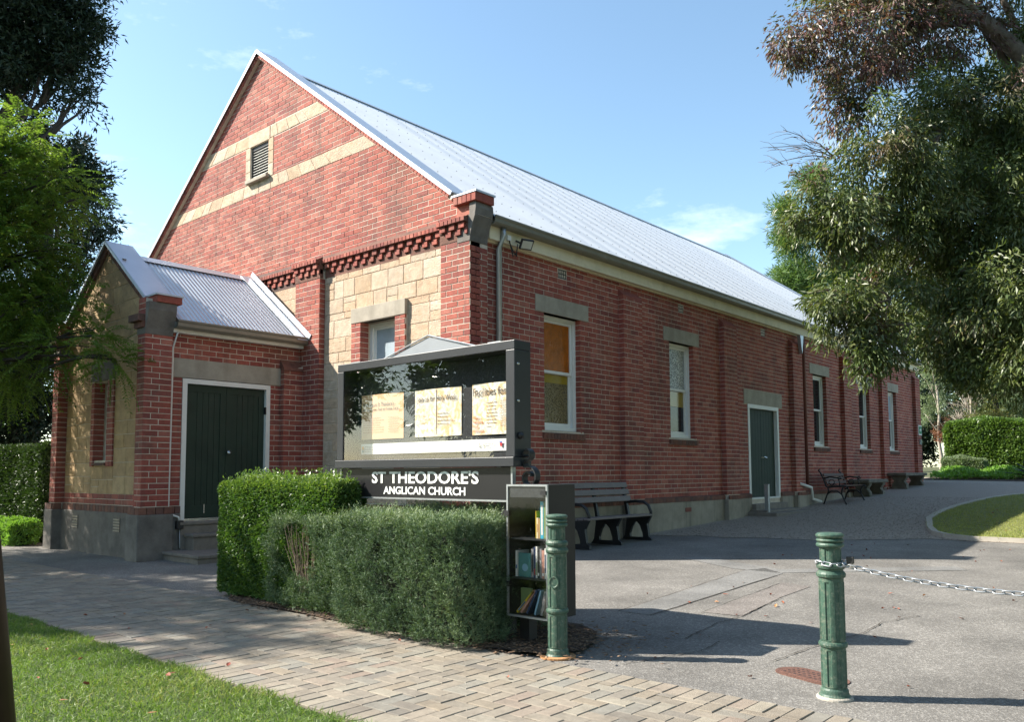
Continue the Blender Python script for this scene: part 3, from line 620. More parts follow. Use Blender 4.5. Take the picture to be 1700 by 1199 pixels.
def ashlar(iv, z0, z1, plane, m, hs=(.17, .25, .30), ws=(.25, .6), one=False):
    z = z0
    while z < z1 - .04:
        h = min(random.choice(hs) if not one else z1 - z, z1 - z)
        if z1 - z - h < .09: h = z1 - z
        for (a0, a1), (b0, b1) in zip(iv(z), iv(z + h)):
            t = 0; w_ = max(a1 - a0, b1 - b0)
            while t < 1 - 1e-6:
                s = random.uniform(*ws) / w_; e = t + s
                if e > 1 - .12 / w_: e = 1
                f = lambda u, p0, p1: p0 + (p1 - p0) * u
                def quad(z_, h_):
                    g = .005
                    q = [(f(t, a0, a1) + g, z_ + g), (f(e, a0, a1) - g, z_ + g), (f(e, b0, b1) - g, z_ + h_ - g), (f(t, b0, b1) + g, z_ + h_ - g)]
                    if q[1][0] - q[0][0] > .03 or q[2][0] - q[3][0] > .03: stone_obj(q, plane, -1, m)
                if not one and h > .22 and (e - t) * w_ < .42 and random.random() < .35: k = random.choice((.4, .5, .6)); quad(z, h * k); quad(z + h * k, h * (1 - k))
                else: quad(z, h)
                t = e
        z += h
def rect(*iv): return lambda z: iv
ashlar(rect((-3.577, -2.765), (-1.44, -.602)), .80, 3.965, PYL, 'sandstone')
ashlar(rect((-3.577, -.602)), 3.965, 4.66, PYL, 'sandstone')
ashlar(rect((-2.765, -1.44)), .80, 1.0, PYL, 'sandstone')
ashlar(rect((XL + 4.293, -4.293)), 3.9, 4.66, PYL, 'sandstone', ws=(.5, 1.2))
for b0, b1 in ((LB, LT), (UB, UT)):
    gl = lambda z, s: sorted((XC + s * (gable_x(z) - .03), XC + s * .36)) if b0 > 7 else sorted((XC + s * (gable_x(z) - .03), XC + s * .005))
    ashlar(lambda z: [tuple(gl(z, -1)), tuple(gl(z, 1))], b0, b1, GY, 'sandstone', one=True, ws=(.22, .5))
stone_obj([(XC - .355, UB - .015), (XC + .355, UB - .015), (XC + .355, UT), (XC - .355, UT)], GY - .01, -1, 'sandstone')
for s in (-1, 1):
    for i in range(3):
        a, b = sorted((XC + s * .314, XC + s * .475)); z = LT + .01 + i * .245; stone_obj([(a, z), (b, z), (b, z + .235), (a, z + .235)], GY - .004, -1, 'sandstone')
# louvre
lv = MB(); lv.box(LV[0], LV[0] + .04, GY + .03, GY + .16, LV[2], LV[3]); lv.box(LV[1] - .04, LV[1], GY + .03, GY + .16, LV[2], LV[3]); lv.box(LV[0] + .04, LV[1] - .04, GY + .03, GY + .16, LV[3] - .07, LV[3]); lv.box(LV[0] + .04, LV[1] - .04, GY + .17, GY + .2, LV[2], LV[3]); lv = lv.build('louvre', M['black'], ch)
for i in range(11):
    z = LV[2] + .03 + i * .053; q = MB(); q.prism([(GY + .03, z), (GY + .035, z + .008), (GY + .12, z + .045), (GY + .115, z + .037)], 'x', LV[0] + .04, LV[1] - .04); q.build('slat', M['white'], lv)
mb = MB(); mb.box(LV[0] - .06, LV[1] + .06, GY - .09, GY + .1, LV[2] - .065, LV[2]); mb.build('louvre_sill', M['lintel'], ch, bevel=.008)
# corbelled string course : dentils under a sloping header cap, stepping out over the piers
def corbel(a0, a1, yb):
    mb = MB(); mb.prism([(yb - .085, 4.862), (yb - .085, 4.92), (GY - .003, 4.99), (GY + .05, 4.99), (yb + .1, 4.862)], 'x', a0, a1); mb.build('string_course', M['dark_brick'], ch)
    header_row('y', yb - .092, a0, a1, 4.866, 4.93)
    n = max(1, round((a1 - a0) / .205)); st = (a1 - a0) / n
    for i in range(n):
        x = a0 + st * (i + .25)
        for z, d in ((4.78, .062), (4.692, .034)):
            q = MB(); x0 = x if d > .05 else x + st * .5; x1 = min(x0 + .108, a1)
            if x1 - x0 > .03: q.rn = random.random() + .001; q.box(x0, x1, yb - d, yb + .05, z, z + .076); q.build('dentil', M['brick'], ch)
    mb = MB(); mb.box(a0, a1, yb - .02, yb + .06, 4.77, 4.862); mb.box(a0, a1, yb - .006, yb + .06, 4.62, 4.77); mb.build('corbel_backing', M['dark_brick'], ch)
for a, b in IP + CP: corbel(a - .01, b + .01 if b < -.1 else -.03, 0)
for a, b in ((-3.566, -.613), (XL + 4.304, -4.304), (XL + .613, XL + 3.566)): corbel(a, b, PYL)
# raking verge: header bricks under a folded metal capping
for s in (-1, 1):
    p0 = Vector((XC, -.02, GZ_AP + .02)); dv = Vector((s, 0, -SLC)).normalized(); up = Vector((s * SLC, 0, 1)).normalized(); L = 6.62 if s > 0 else 7.05
    n = int(L / .086)
    mb = MB(); mb.obox(p0 + dv * (L / 2 + .03) + up * -.02 + Vector((0, .175, 0)), dv, Vector((0, 1, 0)), up, L / 2, .168, .055); mb.build('parapet', M['mortar'], ch)
    for i in range(n):
        BR.append((p0 + dv * (.05 + .086 * (i + .5)) + up * -.015 + Vector((0, -.012, 0)), dv * s, up, Vector((0, -1, 0)), .076, .105, 'brick'))
    mb = MB(); c = p0 + dv * (L / 2 + .0) + up * .045 + Vector((0, .165, 0)); mb.obox(c, dv, Vector((0, 1, 0)), up, L / 2 + .02, .215, .009)
    mb.obox(c + up * -.024 + Vector((0, -.206, 0)), dv, Vector((0, 1, 0)), up, L / 2 + .02, .008, .028); mb.build('coping', M['flash'], ch)
# kneelers
for s, x in ((1, 0), (-1, XL)):
    kx = lambda a: x + s * a
    def bxs(mb, a0, a1, *r): u, v = sorted((kx(a0), kx(a1))); return mb.box(u, v, *r)
    mb = MB(); bxs(mb, -.30, .155, -.04, .345, 5.135, 5.255); mb.build('kneeler_cap', M['brick'], ch, bevel=.006)
    u, v = sorted((kx(-.30), kx(.155))); header_row('y', -.046, u, v, 5.138, 5.25)
    mb = MB(); bxs(mb, -.33, .17, -.055, .36, 5.257, 5.285); mb.build('coping', M['flash'], ch)
    mb = MB(); bxs(mb, -.30, -.002, .03, .33, 4.96, 5.133); mb.build('kneeler_neck', M['brick'], ch)
    mb = MB(); mb.prism([(kx(-.25), 4.58), (kx(0.004), 4.58), (kx(.012), 4.66), (kx(.05), 4.80), (kx(.105), 4.93), (kx(.125), 5.05), (kx(.115), 5.133), (kx(-.01), 5.133), (kx(-.01), 4.96), (kx(-.25), 4.96)], 'y', -.008, .364); mb.build('kneeler_bracket', M['dark_render'], ch, bevel=.008)
# facade plinth
mb = MB(); mb.box(XL + .1, -.02, .04, .3, -.1, .70)
for a, b in IP + CP[1:]: mb.box(a - .05, b + .05, -.06, .2, -.1, .70)
mb.box(-.652, .055, -.06, .42, -.1, .70)
mb.build('plinth', M['render'], ch, bevel=.012)
for a, b, yy in [(-3.52, -.66, .05)] + [(a, b, -.055) for a, b in IP + CP]: header_row('y', yy, a, b, .70, .785, kind='dark_brick', w=.105)
header_row('x', .055, 0, .41, .70, .785, kind='dark_brick', w=.105)

# --- porch
PX = -4.03; PW = -4.14; PXL = 2 * XC - PX - .3     # right pier face, right wall face, left face
PC = (PX + PXL) / 2; PFY = -2.76; PSY = -2.60
dh = (-2.11, -.575, .56, 2.765)
mb = MB(); cells(mb, PFY + .3, .04, 0, 3.44, [dh], 'x', PW - RM, PW - .2)
mb.prism([(PFY + RM, .5), (-2.337 - RM, .5), (-2.337 - RM, 3.9), (PFY + RM, 3.9)], 'x', PX - .22 + RM, PX - RM)
mb.prism([(-.378 + RM, .5), (.0, .5), (.0, 3.12), (-.378 + RM, 3.0)], 'x', PW - .1, PX - RM)
pw = (-6.10, -5.60, 1.50, 2.78)
gp = lambda z: (5.0 - z) / SLC
cells(mb, PXL + .1, PX - .2, 0, 3.80, [pw], 'y', PSY + RM, PSY + .25)
mb.prism([(PC - gp(3.8), 3.8), (PC + gp(3.8), 3.8), (PC, 5.0)], 'y', PSY + RM, PSY + .25)
mb.prism([(PXL + RM, .5), (PXL + .24 - RM, .5), (PXL + .24 - RM, 3.9), (PXL + RM, 3.9)], 'y', PFY + RM, PFY + .42)
mb.box(PXL + .02, PXL + .2, PFY + .3, .04, 0, 3.4)
mb.build('porch_wall', M['mortar'], ch)
PL = (-2.27, -.30, 2.765, 3.06)
bricks('x', PW, 1, courses(.79, 3.46), lambda z: [(-2.337, 0)], .0, holes=[dh, PL])
bricks('x', PX, 1, courses(.79, 3.44), lambda z: [(PFY, -2.337)], PFY - .005)
bricks('x', PX, 1, courses(.79, 3.05), lambda z: [(-.378, -.004)], -.378)
bricks('y', -.378, 1, courses(.79, 3.05), lambda z: [(PW, PX)], PW)
bricks('y', PFY, 1, courses(.79, 3.9), lambda z: [(PX - .24, PX), (PXL, PXL + .24)], PX - .125)
bricks('x', PXL + .24, 1, courses(.79, 3.9), lambda z: [(PFY, PSY)], PFY)
mb = MB(); mb.prism([(PX + .02, 3.03), (PX + .0, 3.08), (PW, 3.22), (PW - .05, 3.22), (PW - .05, 3.03)], 'y', -.385, -.004); mb.build('pilaster_cap', M['dark_brick'], ch)
mb = MB(); mb.box(PW - .2, PW + .012, *PL); mb.build('lintel', M['lintel'], ch, bevel=.006)
ashlar(rect((PXL + .24, -6.215), (-5.37, PX - .24)), .96, 3.10, PSY, 'porch_stone', hs=(.22, .28, .33), ws=(.3, .62))
ashlar(lambda z: [(PXL + .24, PX - .24)], 3.10, 3.75, PSY, 'porch_stone', hs=(.27, .33), ws=(.35, .7))
ashlar(lambda z: [(PC - gp(z), PC + gp(z))], 3.75, 4.92, PSY, 'porch_stone', hs=(.27, .33), ws=(.35, .7))
ashlar(rect((-6.215, -5.37)), .96, 1.42, PSY, 'porch_stone', hs=(.23,), ws=(.3, .5))
bricks('y', PSY, 1, courses(.79, .96), lambda z: [(PXL + .24, PX - .24)], 0)
for a, b in ((-6.215, -6.10), (-5.60, -5.37)):
    mb = MB(); mb.box(a + RM, b - RM, PSY - .03 + RM, PSY + .1, 1.42, 2.80); mb.build('window_jamb', M['mortar'], ch); bricks('y', PSY - .03, 1, courses(1.42, 2.80), lambda z, a=a, b=b: [(a, b)], a)
bricks('x', -6.096, 1, courses(1.5, 2.78), lambda z: [(PSY - .03, PSY + .14)], PSY)
mb = MB(); mb.box(-6.22, -5.365, PSY - .045, PSY + .1, 2.80, 3.10); mb.build('lintel', M['dark_render'], ch, bevel=.006)
mb = MB(); mb.prism([(PSY - .05, 1.42), (PSY - .05, 1.45), (PSY + .16, 1.51), (PSY + .16, 1.42)], 'x', -6.10, -5.60); mb.build('window_sill', M['dark_brick'], ch)
sash('y', PSY + .16, 1, -6.09, -5.61, 1.51, 2.77, ('darkpane', [('darkpane', 1)]))
# porch plinth, vents
mb = MB(); mb.box(PXL + .1, PX - .1, PSY - .06, PSY + .3, -.15, .68)
q = MB(); q.box(PX - .34, PX + .055, PFY - .06, -2.28, -.15, .68); q.build('plinth', M['dark_render'], ch, bevel=.015); mb.box(PXL - .055, PXL + .3, PFY - .06, -2.28, -.15, .68); mb.box(PW - .3, PW + .05, -2.4, dh[0], -.15, .68); q = MB(); q.box(PW - .3, PX + .05, dh[1], -.0, -.15, .68); q.build('plinth', M['dark_render'], ch, bevel=.015)
mb.build('plinth', M['dark_render'], ch, bevel=.015)
header_row('y', PSY - .05, PXL + .3, PX - .34, .68, .785, kind='dark_brick', w=.105); header_row('y', PFY - .05, PX - .3, PX + .05, .68, .785, kind='dark_brick', w=.105); header_row('y', PFY - .05, PXL - .05, PXL + .26, .68, .785, kind='dark_brick', w=.105)
header_row('x', PXL + .292, PFY - .04, PSY - .06, .68, .785, kind='dark_brick', w=.105); header_row('x', PX + .05, PFY - .05, -2.3, .68, .785, kind='dark_brick', w=.105); header_row('x', PW + .045, -2.3, dh[0], .68, .785, kind='dark_brick', w=.105)
for x in (-6.62, -5.02):
    v = MB(); v.box(x - .11, x + .11, PSY - .066, PSY - .05, .38, .60); v = v.build('floor_vent', M['black'], ch)
    q = MB()
    for i in range(5): q.box(x - .11, x + .11, PSY - .075, PSY - .066, .39 + i * .044, .408 + i * .044)
    q.build('vent_grille', M['lintel'], v)
# porch gable coping & kneelers
for s in (-1, 1):
    p0 = Vector((PC, -2.63, 5.08)); dv = Vector((s, 0, -SLC)).normalized(); up = Vector((s * SLC, 0, 1)).normalized(); L = 1.92
    mb = MB(); mb.obox(p0 + dv * (L / 2 + .03) + up * -.05 + Vector((0, .19, 0)), dv, Vector((0, 1, 0)), up, L / 2, .19, .07); mb.build('parapet', M['dark_brick'], ch)
    for i in range(int(L / .086)): BR.append((p0 + dv * (.05 + .086 * (i + .5)) + up * -.05 + Vector((0, -.012, 0)), dv * s, up, Vector((0, -1, 0)), .076, .13, 'dark_brick'))
    mb = MB(); mb.obox(p0 + dv * (L / 2) + up * .03 + Vector((0, .18, 0)), dv, Vector((0, 1, 0)), up, L / 2 + .01, .225, .009); mb.obox(p0 + dv * (L / 2) + up * .01 + Vector((0, -.048, 0)), dv, Vector((0, 1, 0)), up, L / 2 + .01, .007, .02); mb.build('coping', M['flash'], ch)
    x = PX if s > 0 else PXL
    def bxs(mb, a0, a1, *r): u, v = sorted((x + s * a0, x + s * a1)); return mb.box(u, v, *r)
    mb = MB(); bxs(mb, -.27, .14, -2.66, -2.27, 3.84, 3.945); mb.build('kneeler_cap', M['brick'], ch, bevel=.006)
    mb = MB(); bxs(mb, -.28, .155, -2.675, -2.255, 3.947, 3.972); mb.build('coping', M['flash'], ch)
    mb = MB(); bxs(mb, -.24, .0, -2.62, -2.3, 3.66, 3.838); mb.build('kneeler_neck', M['dark_brick'], ch)
    mb = MB(); bxs(mb, -.36, -.02, -2.86, -2.4, 3.55, 3.658); mb.build('string_course', M['dark_brick'], ch, bevel=.006)
    mb = MB(); bxs(mb, -.30, -.02, -2.80, -2.4, 3.46, 3.548); mb.build('string_course', M['dark_brick'], ch)
    pr = [(-.26, 3.36), (.004, 3.36), (.02, 3.45), (.07, 3.6), (.11, 3.72), (.115, 3.838), (-.0, 3.838), (-.0, 3.46), (-.26, 3.46)]
    mb = MB(); mb.prism([(x + s * a, z) for a, z in pr], 'y', -2.768, -2.335); mb.build('kneeler_bracket', M['dark_render'], ch, bevel=.008)
# porch roof, gutter, fascia, flashing
pz0, pz1, px0 = 3.57, 4.95, -3.93
for i in range(3):
    ya, yb = -2.27 + i * .76, min(-2.27 + (i + 1) * .76, -.0)
    mb = MB(); corrugated(mb, ya, yb, lambda y: 1, xa=px0, za=pz0, xb=PC, zb=pz1, amp=.011, sub_=6); mb.build('roof_sheet', M['porch_roof'], ch, fix=False, smooth=True)
mb = MB(); mb.add([(PC, -2.27, pz1), (2 * PC - px0, -2.27, pz0), (2 * PC - px0, 0, pz0), (PC, 0, pz1)], [(0, 1, 2, 3)]); mb.build('roof_sheet', M['porch_roof'], ch)
mb = MB(); mb.prism([(PC - .15, pz1 - .08), (PC, pz1 + .03), (PC + .15, pz1 - .08), (PC, pz1 + .012)], 'y', -2.27, .0); mb.build('ridge_cap', M['flash'], ch)
nvp = Vector((pz1 - pz0, 0, px0 - PC)).normalized(); dvp = Vector((px0 - PC, 0, pz0 - pz1)).normalized()
mb = MB(); L = (Vector((px0, 0, pz0)) - Vector((PC, 0, pz1))).length
mb.obox(Vector((PC, -.12, pz1)) + dvp * (L / 2 + .03) + nvp * .03, dvp, Vector((0, 1, 0)), nvp, L / 2 + .03, .10, .006); mb.obox(Vector((PC, -.012, pz1)) + dvp * (L / 2 + .03) + nvp * .10, dvp, Vector((0, 1, 0)), nvp, L / 2 + .03, .006, .05); mb.build('flashing', M['flash'], ch)
mb = MB(); mb.box(PW - .1, -4.02, -2.335, -.004, 3.435, 3.55); mb.build('fascia', M['white'], ch)
mb = MB(); mb.prism(gutter_prof(-4.017, 3.49), 'y', -2.33, .02); mb.build('gutter', M['gutter'], ch)
# porch door
y0, y1, z0, z1 = dh
dr = MB()
for a, b in ((y0, y0 + .075), (y1 - .075, y1)): dr.box(PW - .15, PW + .015, a, b, z0, z1 - .01)
dr.box(PW - .15, PW + .015, y0 + .075, y1 - .075, z1 - .085, z1 - .01); d = dr.build('door', M['white'], ch)
mid = (y0 + y1) / 2
for a, b in ((y0 + .078, mid - .003), (mid + .003, y1 - .078)):
    q = MB(); q.box(PW - .10, PW - .045, a, a + .10, z0 + .03, z1 - .09); q.box(PW - .10, PW - .045, b - .10, b, z0 + .03, z1 - .09); q.box(PW - .10, PW - .045, a + .1, b - .1, z1 - .20, z1 - .09); q.box(PW - .10, PW - .045, a + .1, b - .1, z0 + .03, z0 + .22)
    n = 5; p0, p1 = a + .1, b - .1
    for i in range(n): q.box(PW - .10, PW - .058, p0 + (p1 - p0) * i / n + .003, p0 + (p1 - p0) * (i + 1) / n - .003, z0 + .22, z1 - .20)
    q.box(PW - .12, PW - .09, a, b, z0 + .03, z1 - .09); q.build('door_leaf', M['door'], d)
q = MB(); q.lathe([(.0, 0), (.018, .004), (.02, .04), (.038, .055), (.04, .08), (.0, .10)], (0, 0, 0), 16)
q.v = [(PW - .045 + z, mid + .03 + y, 1.62 + x) for x, y, z in q.v]; q.build('door_knob', M['steel'], d, True)
q = MB(); q.box(PW - .044, PW - .03, mid - .36, mid - .34, z0 + .10, z0 + .24); q.build('door_bolt', M['steel'], d)
q = MB(); q.box(PW - .044, PW + .0, y0 + .08, y1 - .08, z0 + .0, z0 + .028); q.build('weather_bar', M['steel'], d)
for yy in (y0 + .075, y1 - .085):
    for zz in (z0 + .35, z1 - .5):
        q = MB(); q.box(PW - .046, PW + .018, yy, yy + .012, zz, zz + .12); q.build('hinge', M['black'], d)
for k, (xe, ze, ya, yb) in enumerate(((PW + .1, .545, y0 - .02, y1 + .02), (-3.78, .37, -2.06, -.5), (-2.95, .13, -2.42, -.35))):
    mb = MB(); mb.box(PW - .1, xe, ya, yb, -.05, ze - .05); mb.box(PW - .1, xe + .025, ya - .02, yb + .02, ze - .05, ze); mb.build('step', M['bluestone'], ch, bevel=.012)
# conduit and junction box
mb = MB(); mb.tube([(PX + .02, -2.27, 3.44), (PW + .03, -2.29, 3.2), (PW + .03, -2.30, .72), (PW + .05, -2.26, .66), (PW + .085, -2.16, .62), (PW + .085, -2.15, .56)], .016, 8); mb.build('conduit', M['white'], ch, True)
mb = MB(); mb.box(PW + .055, PW + .12, -2.20, -2.09, .44, .57); mb.build('junction_box', M['black'], ch, bevel=.01)
mb = MB(); mb.tube([(PW + .085, -2.14, .44), (PW + .085, -2.13, .16), (PW + .10, -2.1, .13)], .008, 6); mb.build('conduit', M['galv'], ch, True)
# cables under the eave
mb = MB()
for k in range(3): mb.tube([(.04, .80, 4.72 + .02 * k), (.06, .86, 4.60 - .05 * k), (.07, .93, 4.52 + .03 * k), (.05, .98, 4.72)], .008, 5)
mb.build('cable', M['black'], ch)

# --- emit bricks: the 300 that show largest as single objects, the rest as one part
def hidden(c):
    x, y, z = proj(c)
    if not (0 < x < 1700 and 0 < y < 1199): return True
    if 556 < x < 875 and 560 < y < 835: return True                                   # behind the notice board
    if 362 < x < 845 and y > 785: return True                                        # behind the hedges
    if 0 < x < 200 and y < 650: return True
    if 1320 < x and y < 640: return True
    if 843 < x < 956 and y > 804: return True
    return False
sized = sorted(((-(0 if hidden(b[0]) or b[6] != 'brick' else px_size(b[0], b[4], b[5], b[3])), i) for i, b in enumerate(BR)))
bmesh_cache = {}; bulk = {'brick': MB(), 'dark_brick': MB()}
for rank, (s, i) in enumerate(sized):
    c, a, z, n, w, h, kind = BR[i]; out = random.uniform(-.0015, .0025)
    if rank < 300:
        w_ = round(w, 2) if w < .2 else round(w, 2)
        key = (w_, round(h, 3))
        if key not in bmesh_cache:
            mb = MB(); hw, hh, c_ = w_ / 2, h / 2, .004
            mb.add([(-hw, .03, -hh), (hw, .03, -hh), (hw, .03, hh), (-hw, .03, hh), (-hw, c_, -hh), (hw, c_, -hh), (hw, c_, hh), (-hw, c_, hh), (-hw + c_, 0, -hh + c_), (hw - c_, 0, -hh + c_), (hw - c_, 0, hh - c_), (-hw + c_, 0, hh - c_)],
                   [(0, 1, 5, 4), (1, 2, 6, 5), (2, 3, 7, 6), (3, 0, 4, 7), (4, 5, 9, 8), (5, 6, 10, 9), (6, 7, 11, 10), (7, 4, 8, 11), (8, 9, 10, 11)])
            me = mb.mesh('brick'); me.materials.append(M['brick']); bmesh_cache[key] = me
        o = link('brick', bmesh_cache[key], ch)
        y = -n; x = y.cross(z)
        o.matrix_basis = Matrix.Translation(c + n * out) @ Matrix((x, y, z)).transposed().to_4x4()
    else:
        mb = bulk[kind]; mb.rn = random.random() + .001; ha, hz = a * (w / 2), z * (h / 2); f = c + n * out; k = c - n * .03; e = .003
        ia, iz = a * (w / 2 - e), z * (h / 2 - e); r1 = [k - ha - hz, k + ha - hz, k + ha + hz, k - ha + hz]; fc = f - n * e; r2 = [fc - ha - hz, fc + ha - hz, fc + ha + hz, fc - ha + hz]; r3 = [f - ia - iz, f + ia - iz, f + ia + iz, f - ia + iz]
        vs_ = r1 + r2 + r3; fs_ = [(0, 1, 5, 4), (1, 2, 6, 5), (2, 3, 7, 6), (3, 0, 4, 7), (4, 5, 9, 8), (5, 6, 10, 9), (6, 7, 11, 10), (7, 4, 8, 11), (8, 9, 10, 11)]
        if a.cross(z).dot(n) < 0: fs_ = [q[::-1] for q in fs_]
        mb.add(vs_, fs_)
tag(bulk['brick'].build('brickwork', M['brick'], ch, fix=False), kind='stuff'); tag(bulk['dark_brick'].build('dark_brickwork', M['dark_brick'], ch, fix=False), kind='stuff')
# ------------------------------------------------------------------ notice board
nb = empty('notice_board', (2.74, -3.38, 0), 'dark grey glazed church notice board with pointed top, standing in the rosemary hedge', 'notice board')
X0, X1, Z0, Z1, YF, YB = 1.625, 3.862, 1.32, 2.305, -3.48, -3.285
mb = MB(); mb.box(X0, X1, YF, YB, Z1 - .072, Z1); mb.box(X0, X0 + .09, YF, YB, Z0 + .075, Z1 - .074); mb.box(X1 - .09, X1, YF, YB, Z0 + .075, Z1 - .074); mb.box(X0 - .005, X1 + .004, YF - .02, YB, Z0, Z0 + .073)
mb.box(X0 + .09, X1 - .09, YB - .012, YB, Z0 + .07, Z1 - .07)
mb.build('frame', M['charcoal'], nb, bevel=.004)
mb = MB(); mb.box(X0 + .09, X1 - .09, YB - .02, YB - .013, Z0 + .075, Z1 - .072); mb.build('pin_board', M['felt'], nb)
mb = MB(); mb.box(X0 + .0905, X1 - .0905, YF + .008, YF + .012, Z0 + .0755, Z1 - .0725); mb.build('glass_pane', M['glass'], nb)
mb = MB(); mb.prism([(2.27, Z1 + .002), (3.38, Z1 + .002), (2.835, 2.448)], 'y', YF + .05, YB - .02); o = mb.build('pediment', M['pediment'], nb, bevel=.003)
mb = MB()
for a, b in (((2.25, Z1 + .004), (2.835, 2.46)), ((2.835, 2.46), (3.40, Z1 + .004))): mb.tube([(a[0], YF + .045, a[1]), (b[0], YF + .045, b[1])], .007, 6)
mb.build('pediment_trim', M['galv'], nb)
for x in (1.85, 3.62):
    mb = MB(); mb.box(x - .07, x + .07, YF + .03, YF + .09, Z1 + .001, Z1 + .014); mb.build('bracket', M['galv'], nb)
for z in (2.12, 1.83):
    mb = MB(); mb.lathe([(.0, 0), (.012, .002), (.009, .01), (0, .012)], (0, 0, 0), 10); mb.v = [(X1 + zz, -3.44 + x, z + y) for x, y, zz in mb.v]; mb.build('screw', M['steel'], nb)
mb = MB(); mb.lathe([(.0, 0), (.028, .002), (.028, .02), (.012, .024), (.012, .034), (0, .036)], (0, 0, 0), 14); mb.v = [(X1 + zz, -3.42 + x, 1.56 + y) for x, y, zz in mb.v]; mb.build('lock', M['black'], nb, True)
sp = MB(); sp.box(1.67, 3.80, -3.452, -3.425, 1.06, 1.315); sp = sp.build('sign_panel', M['signblack'], nb)
mb = MB(); mb.box(1.655, 3.81, -3.458, -3.42, 1.045, 1.059); mb.box(1.652, 1.669, -3.458, -3.42, 1.045, 1.317); mb.box(3.801, 3.818, -3.458, -3.42, 1.045, 1.317); mb.build('panel_edging', M['galv'], sp)
for x in (1.77, 3.70):
    mb = MB(); mb.box(x - .045, x + .045, -3.415, -3.33, .0, 1.33); mb.build('post', M['black'], nb, bevel=.005)
def text(name, s, x0, x1, z0, z1, y, m, parent, extr=.002, bold=0, fit=True):
    cu = bpy.data.curves.new(name, 'FONT'); cu.body = s; cu.size = 1; cu.offset = bold; cu.extrude = .001; cu.resolution_u = 3
    o = bpy.data.objects.new(name, cu); COL.objects.link(o); dg = bpy.context.evaluated_depsgraph_get(); me = bpy.data.meshes.new_from_object(o.evaluated_get(dg)); bpy.data.objects.remove(o); bpy.data.curves.remove(cu)
    co = np.empty(len(me.vertices) * 3, np.float32); me.vertices.foreach_get('co', co); co = co.reshape(-1, 3); lo, hi = co.min(0), co.max(0)
    sx = (x1 - x0) / (hi[0] - lo[0]); sz = (z1 - z0) / (hi[1] - lo[1]) if fit else sx
    out = np.stack([x0 + (co[:, 0] - lo[0]) * sx, np.where(co[:, 2] > 0, y - extr, y), z0 + (co[:, 1] - lo[1]) * sz], 1).astype(np.float32)
    me.vertices.foreach_set('co', out.ravel()); me.materials.clear(); me.update(); me.name = name
    return link(name, me, parent, M[m])
text('lettering', "ST THEODORE'S", 2.119, 3.455, 1.182, 1.29, -3.4525, 'letter', sp, .004, .022)
text('lettering', 'ANGLICAN CHURCH', 2.281, 3.306, 1.087, 1.156, -3.4525, 'letter', sp, .004, .022)
# scroll bracket of bent flat bar
pts = []
for i in range(34):
    a = -2.2 + i * .30; r = .082 - .0016 * i; pts.append((3.905 + r * math.cos(a), 1.235 + r * math.sin(a)))
pts = pts[:22][::-1]
up_ = [(3.905 + .082 * math.cos(-2.2), 1.235 + .082 * math.sin(-2.2))]
S1 = [(3.925 + (.088 - .0022 * i) * math.cos(2.0 - i * .32), 1.235 + (.088 - .0022 * i) * math.sin(2.0 - i * .32)) for i in range(26)][::-1]
S2 = [(3.905 + (.05 - .0012 * i) * math.cos(-1.3 + math.pi + 2.6 - i * -.0 + i * .30), 1.415 + (.05 - .0012 * i) * math.sin(-1.3 + math.pi + 2.6 + i * .30)) for i in range(20)]
pl = S1 + [(3.873, 1.345)] + S2
mb = MB(); vs_ = []; fs_ = []
for i, (x, z) in enumerate(pl):
    a = pl[max(i - 1, 0)]; b = pl[min(i + 1, len(pl) - 1)]; t = Vector((b[0] - a[0], 0, b[1] - a[1])).normalized(); n_ = Vector((-t.z, 0, t.x)) * .006
    for sx, y in ((-1, -3.405), (1, -3.405), (1, -3.345), (-1, -3.345)): vs_.append((x + n_.x * sx, y, z + n_.z * sx))
    if i:
        for j in range(4): fs_.append((4 * i - 4 + j, 4 * i - 4 + (j + 1) % 4, 4 * i + (j + 1) % 4, 4 * i + j))
mb.add(vs_, fs_); mb.build('scroll_bracket', M['black'], nb)
YP = YB - .024
def poster(x0, x1, z0, z1, m, label, lines, cat='poster'):
    pm_ = MB(); n = 8; vs_ = []
    for i in range(n + 1):
        x = x0 + (x1 - x0) * i / n; b = -.002 - .012 * math.sin(math.pi * i / n) ** 2 * .6
        vs_ += [(x, YP + b, z0), (x, YP + b, z1), (x, YP + b + .0015, z0), (x, YP + b + .0015, z1)]
    fs_ = []
    for i in range(n): fs_ += [(4 * i, 4 * i + 4, 4 * i + 5, 4 * i + 1), (4 * i + 2, 4 * i + 3, 4 * i + 7, 4 * i + 6), (4 * i, 4 * i + 2, 4 * i + 6, 4 * i + 4), (4 * i + 1, 4 * i + 5, 4 * i + 7, 4 * i + 3)]
    pm_.add(vs_, fs_); o = pm_.build('poster' if cat == 'poster' else 'banner_strip', M[m]); tag(o, label, cat)
    yy = YP - .0125
    for kind, s, a, b, c, d, mm in lines:
        if kind == 't': text('lettering', s, a, b, c, d, yy, mm, o, .0006)
        else:
            q = MB(); k = 0; z = d
            while z > c:
                L = random.uniform(.45, 1); t = a
                while t < a + (b - a) * L:
                    w = random.uniform(.012, .035); q.box(t, min(t + w, b), yy - .0006, yy, z - .004, z); t += w + .006
                z -= s; k += 1
            q.build('fine_print', M[mm], o)
    return o
sx = lambda p, a, b: a + (b - a) * p
A, B, C, D = 1.78, 2.38, 1.59, 2.01
poster(A, B, C, D, 'peach', 'peach coloured notice, leftmost of the three sheets in the notice board', [('t', "Welcome to St Theodore's -", A + .03, B - .10, D - .115, D - .075, 'ink'), ('t', 'we hope you feel at home here', A + .03, B - .06, D - .165, D - .125, 'ink'), ('l', .022, A + .04, A + .34, C + .06, C + .20, 'redink'), ('l', .022, A + .40, B - .04, C + .06, C + .20, 'redink')])
A, B, D = 2.535, 3.118, 2.008
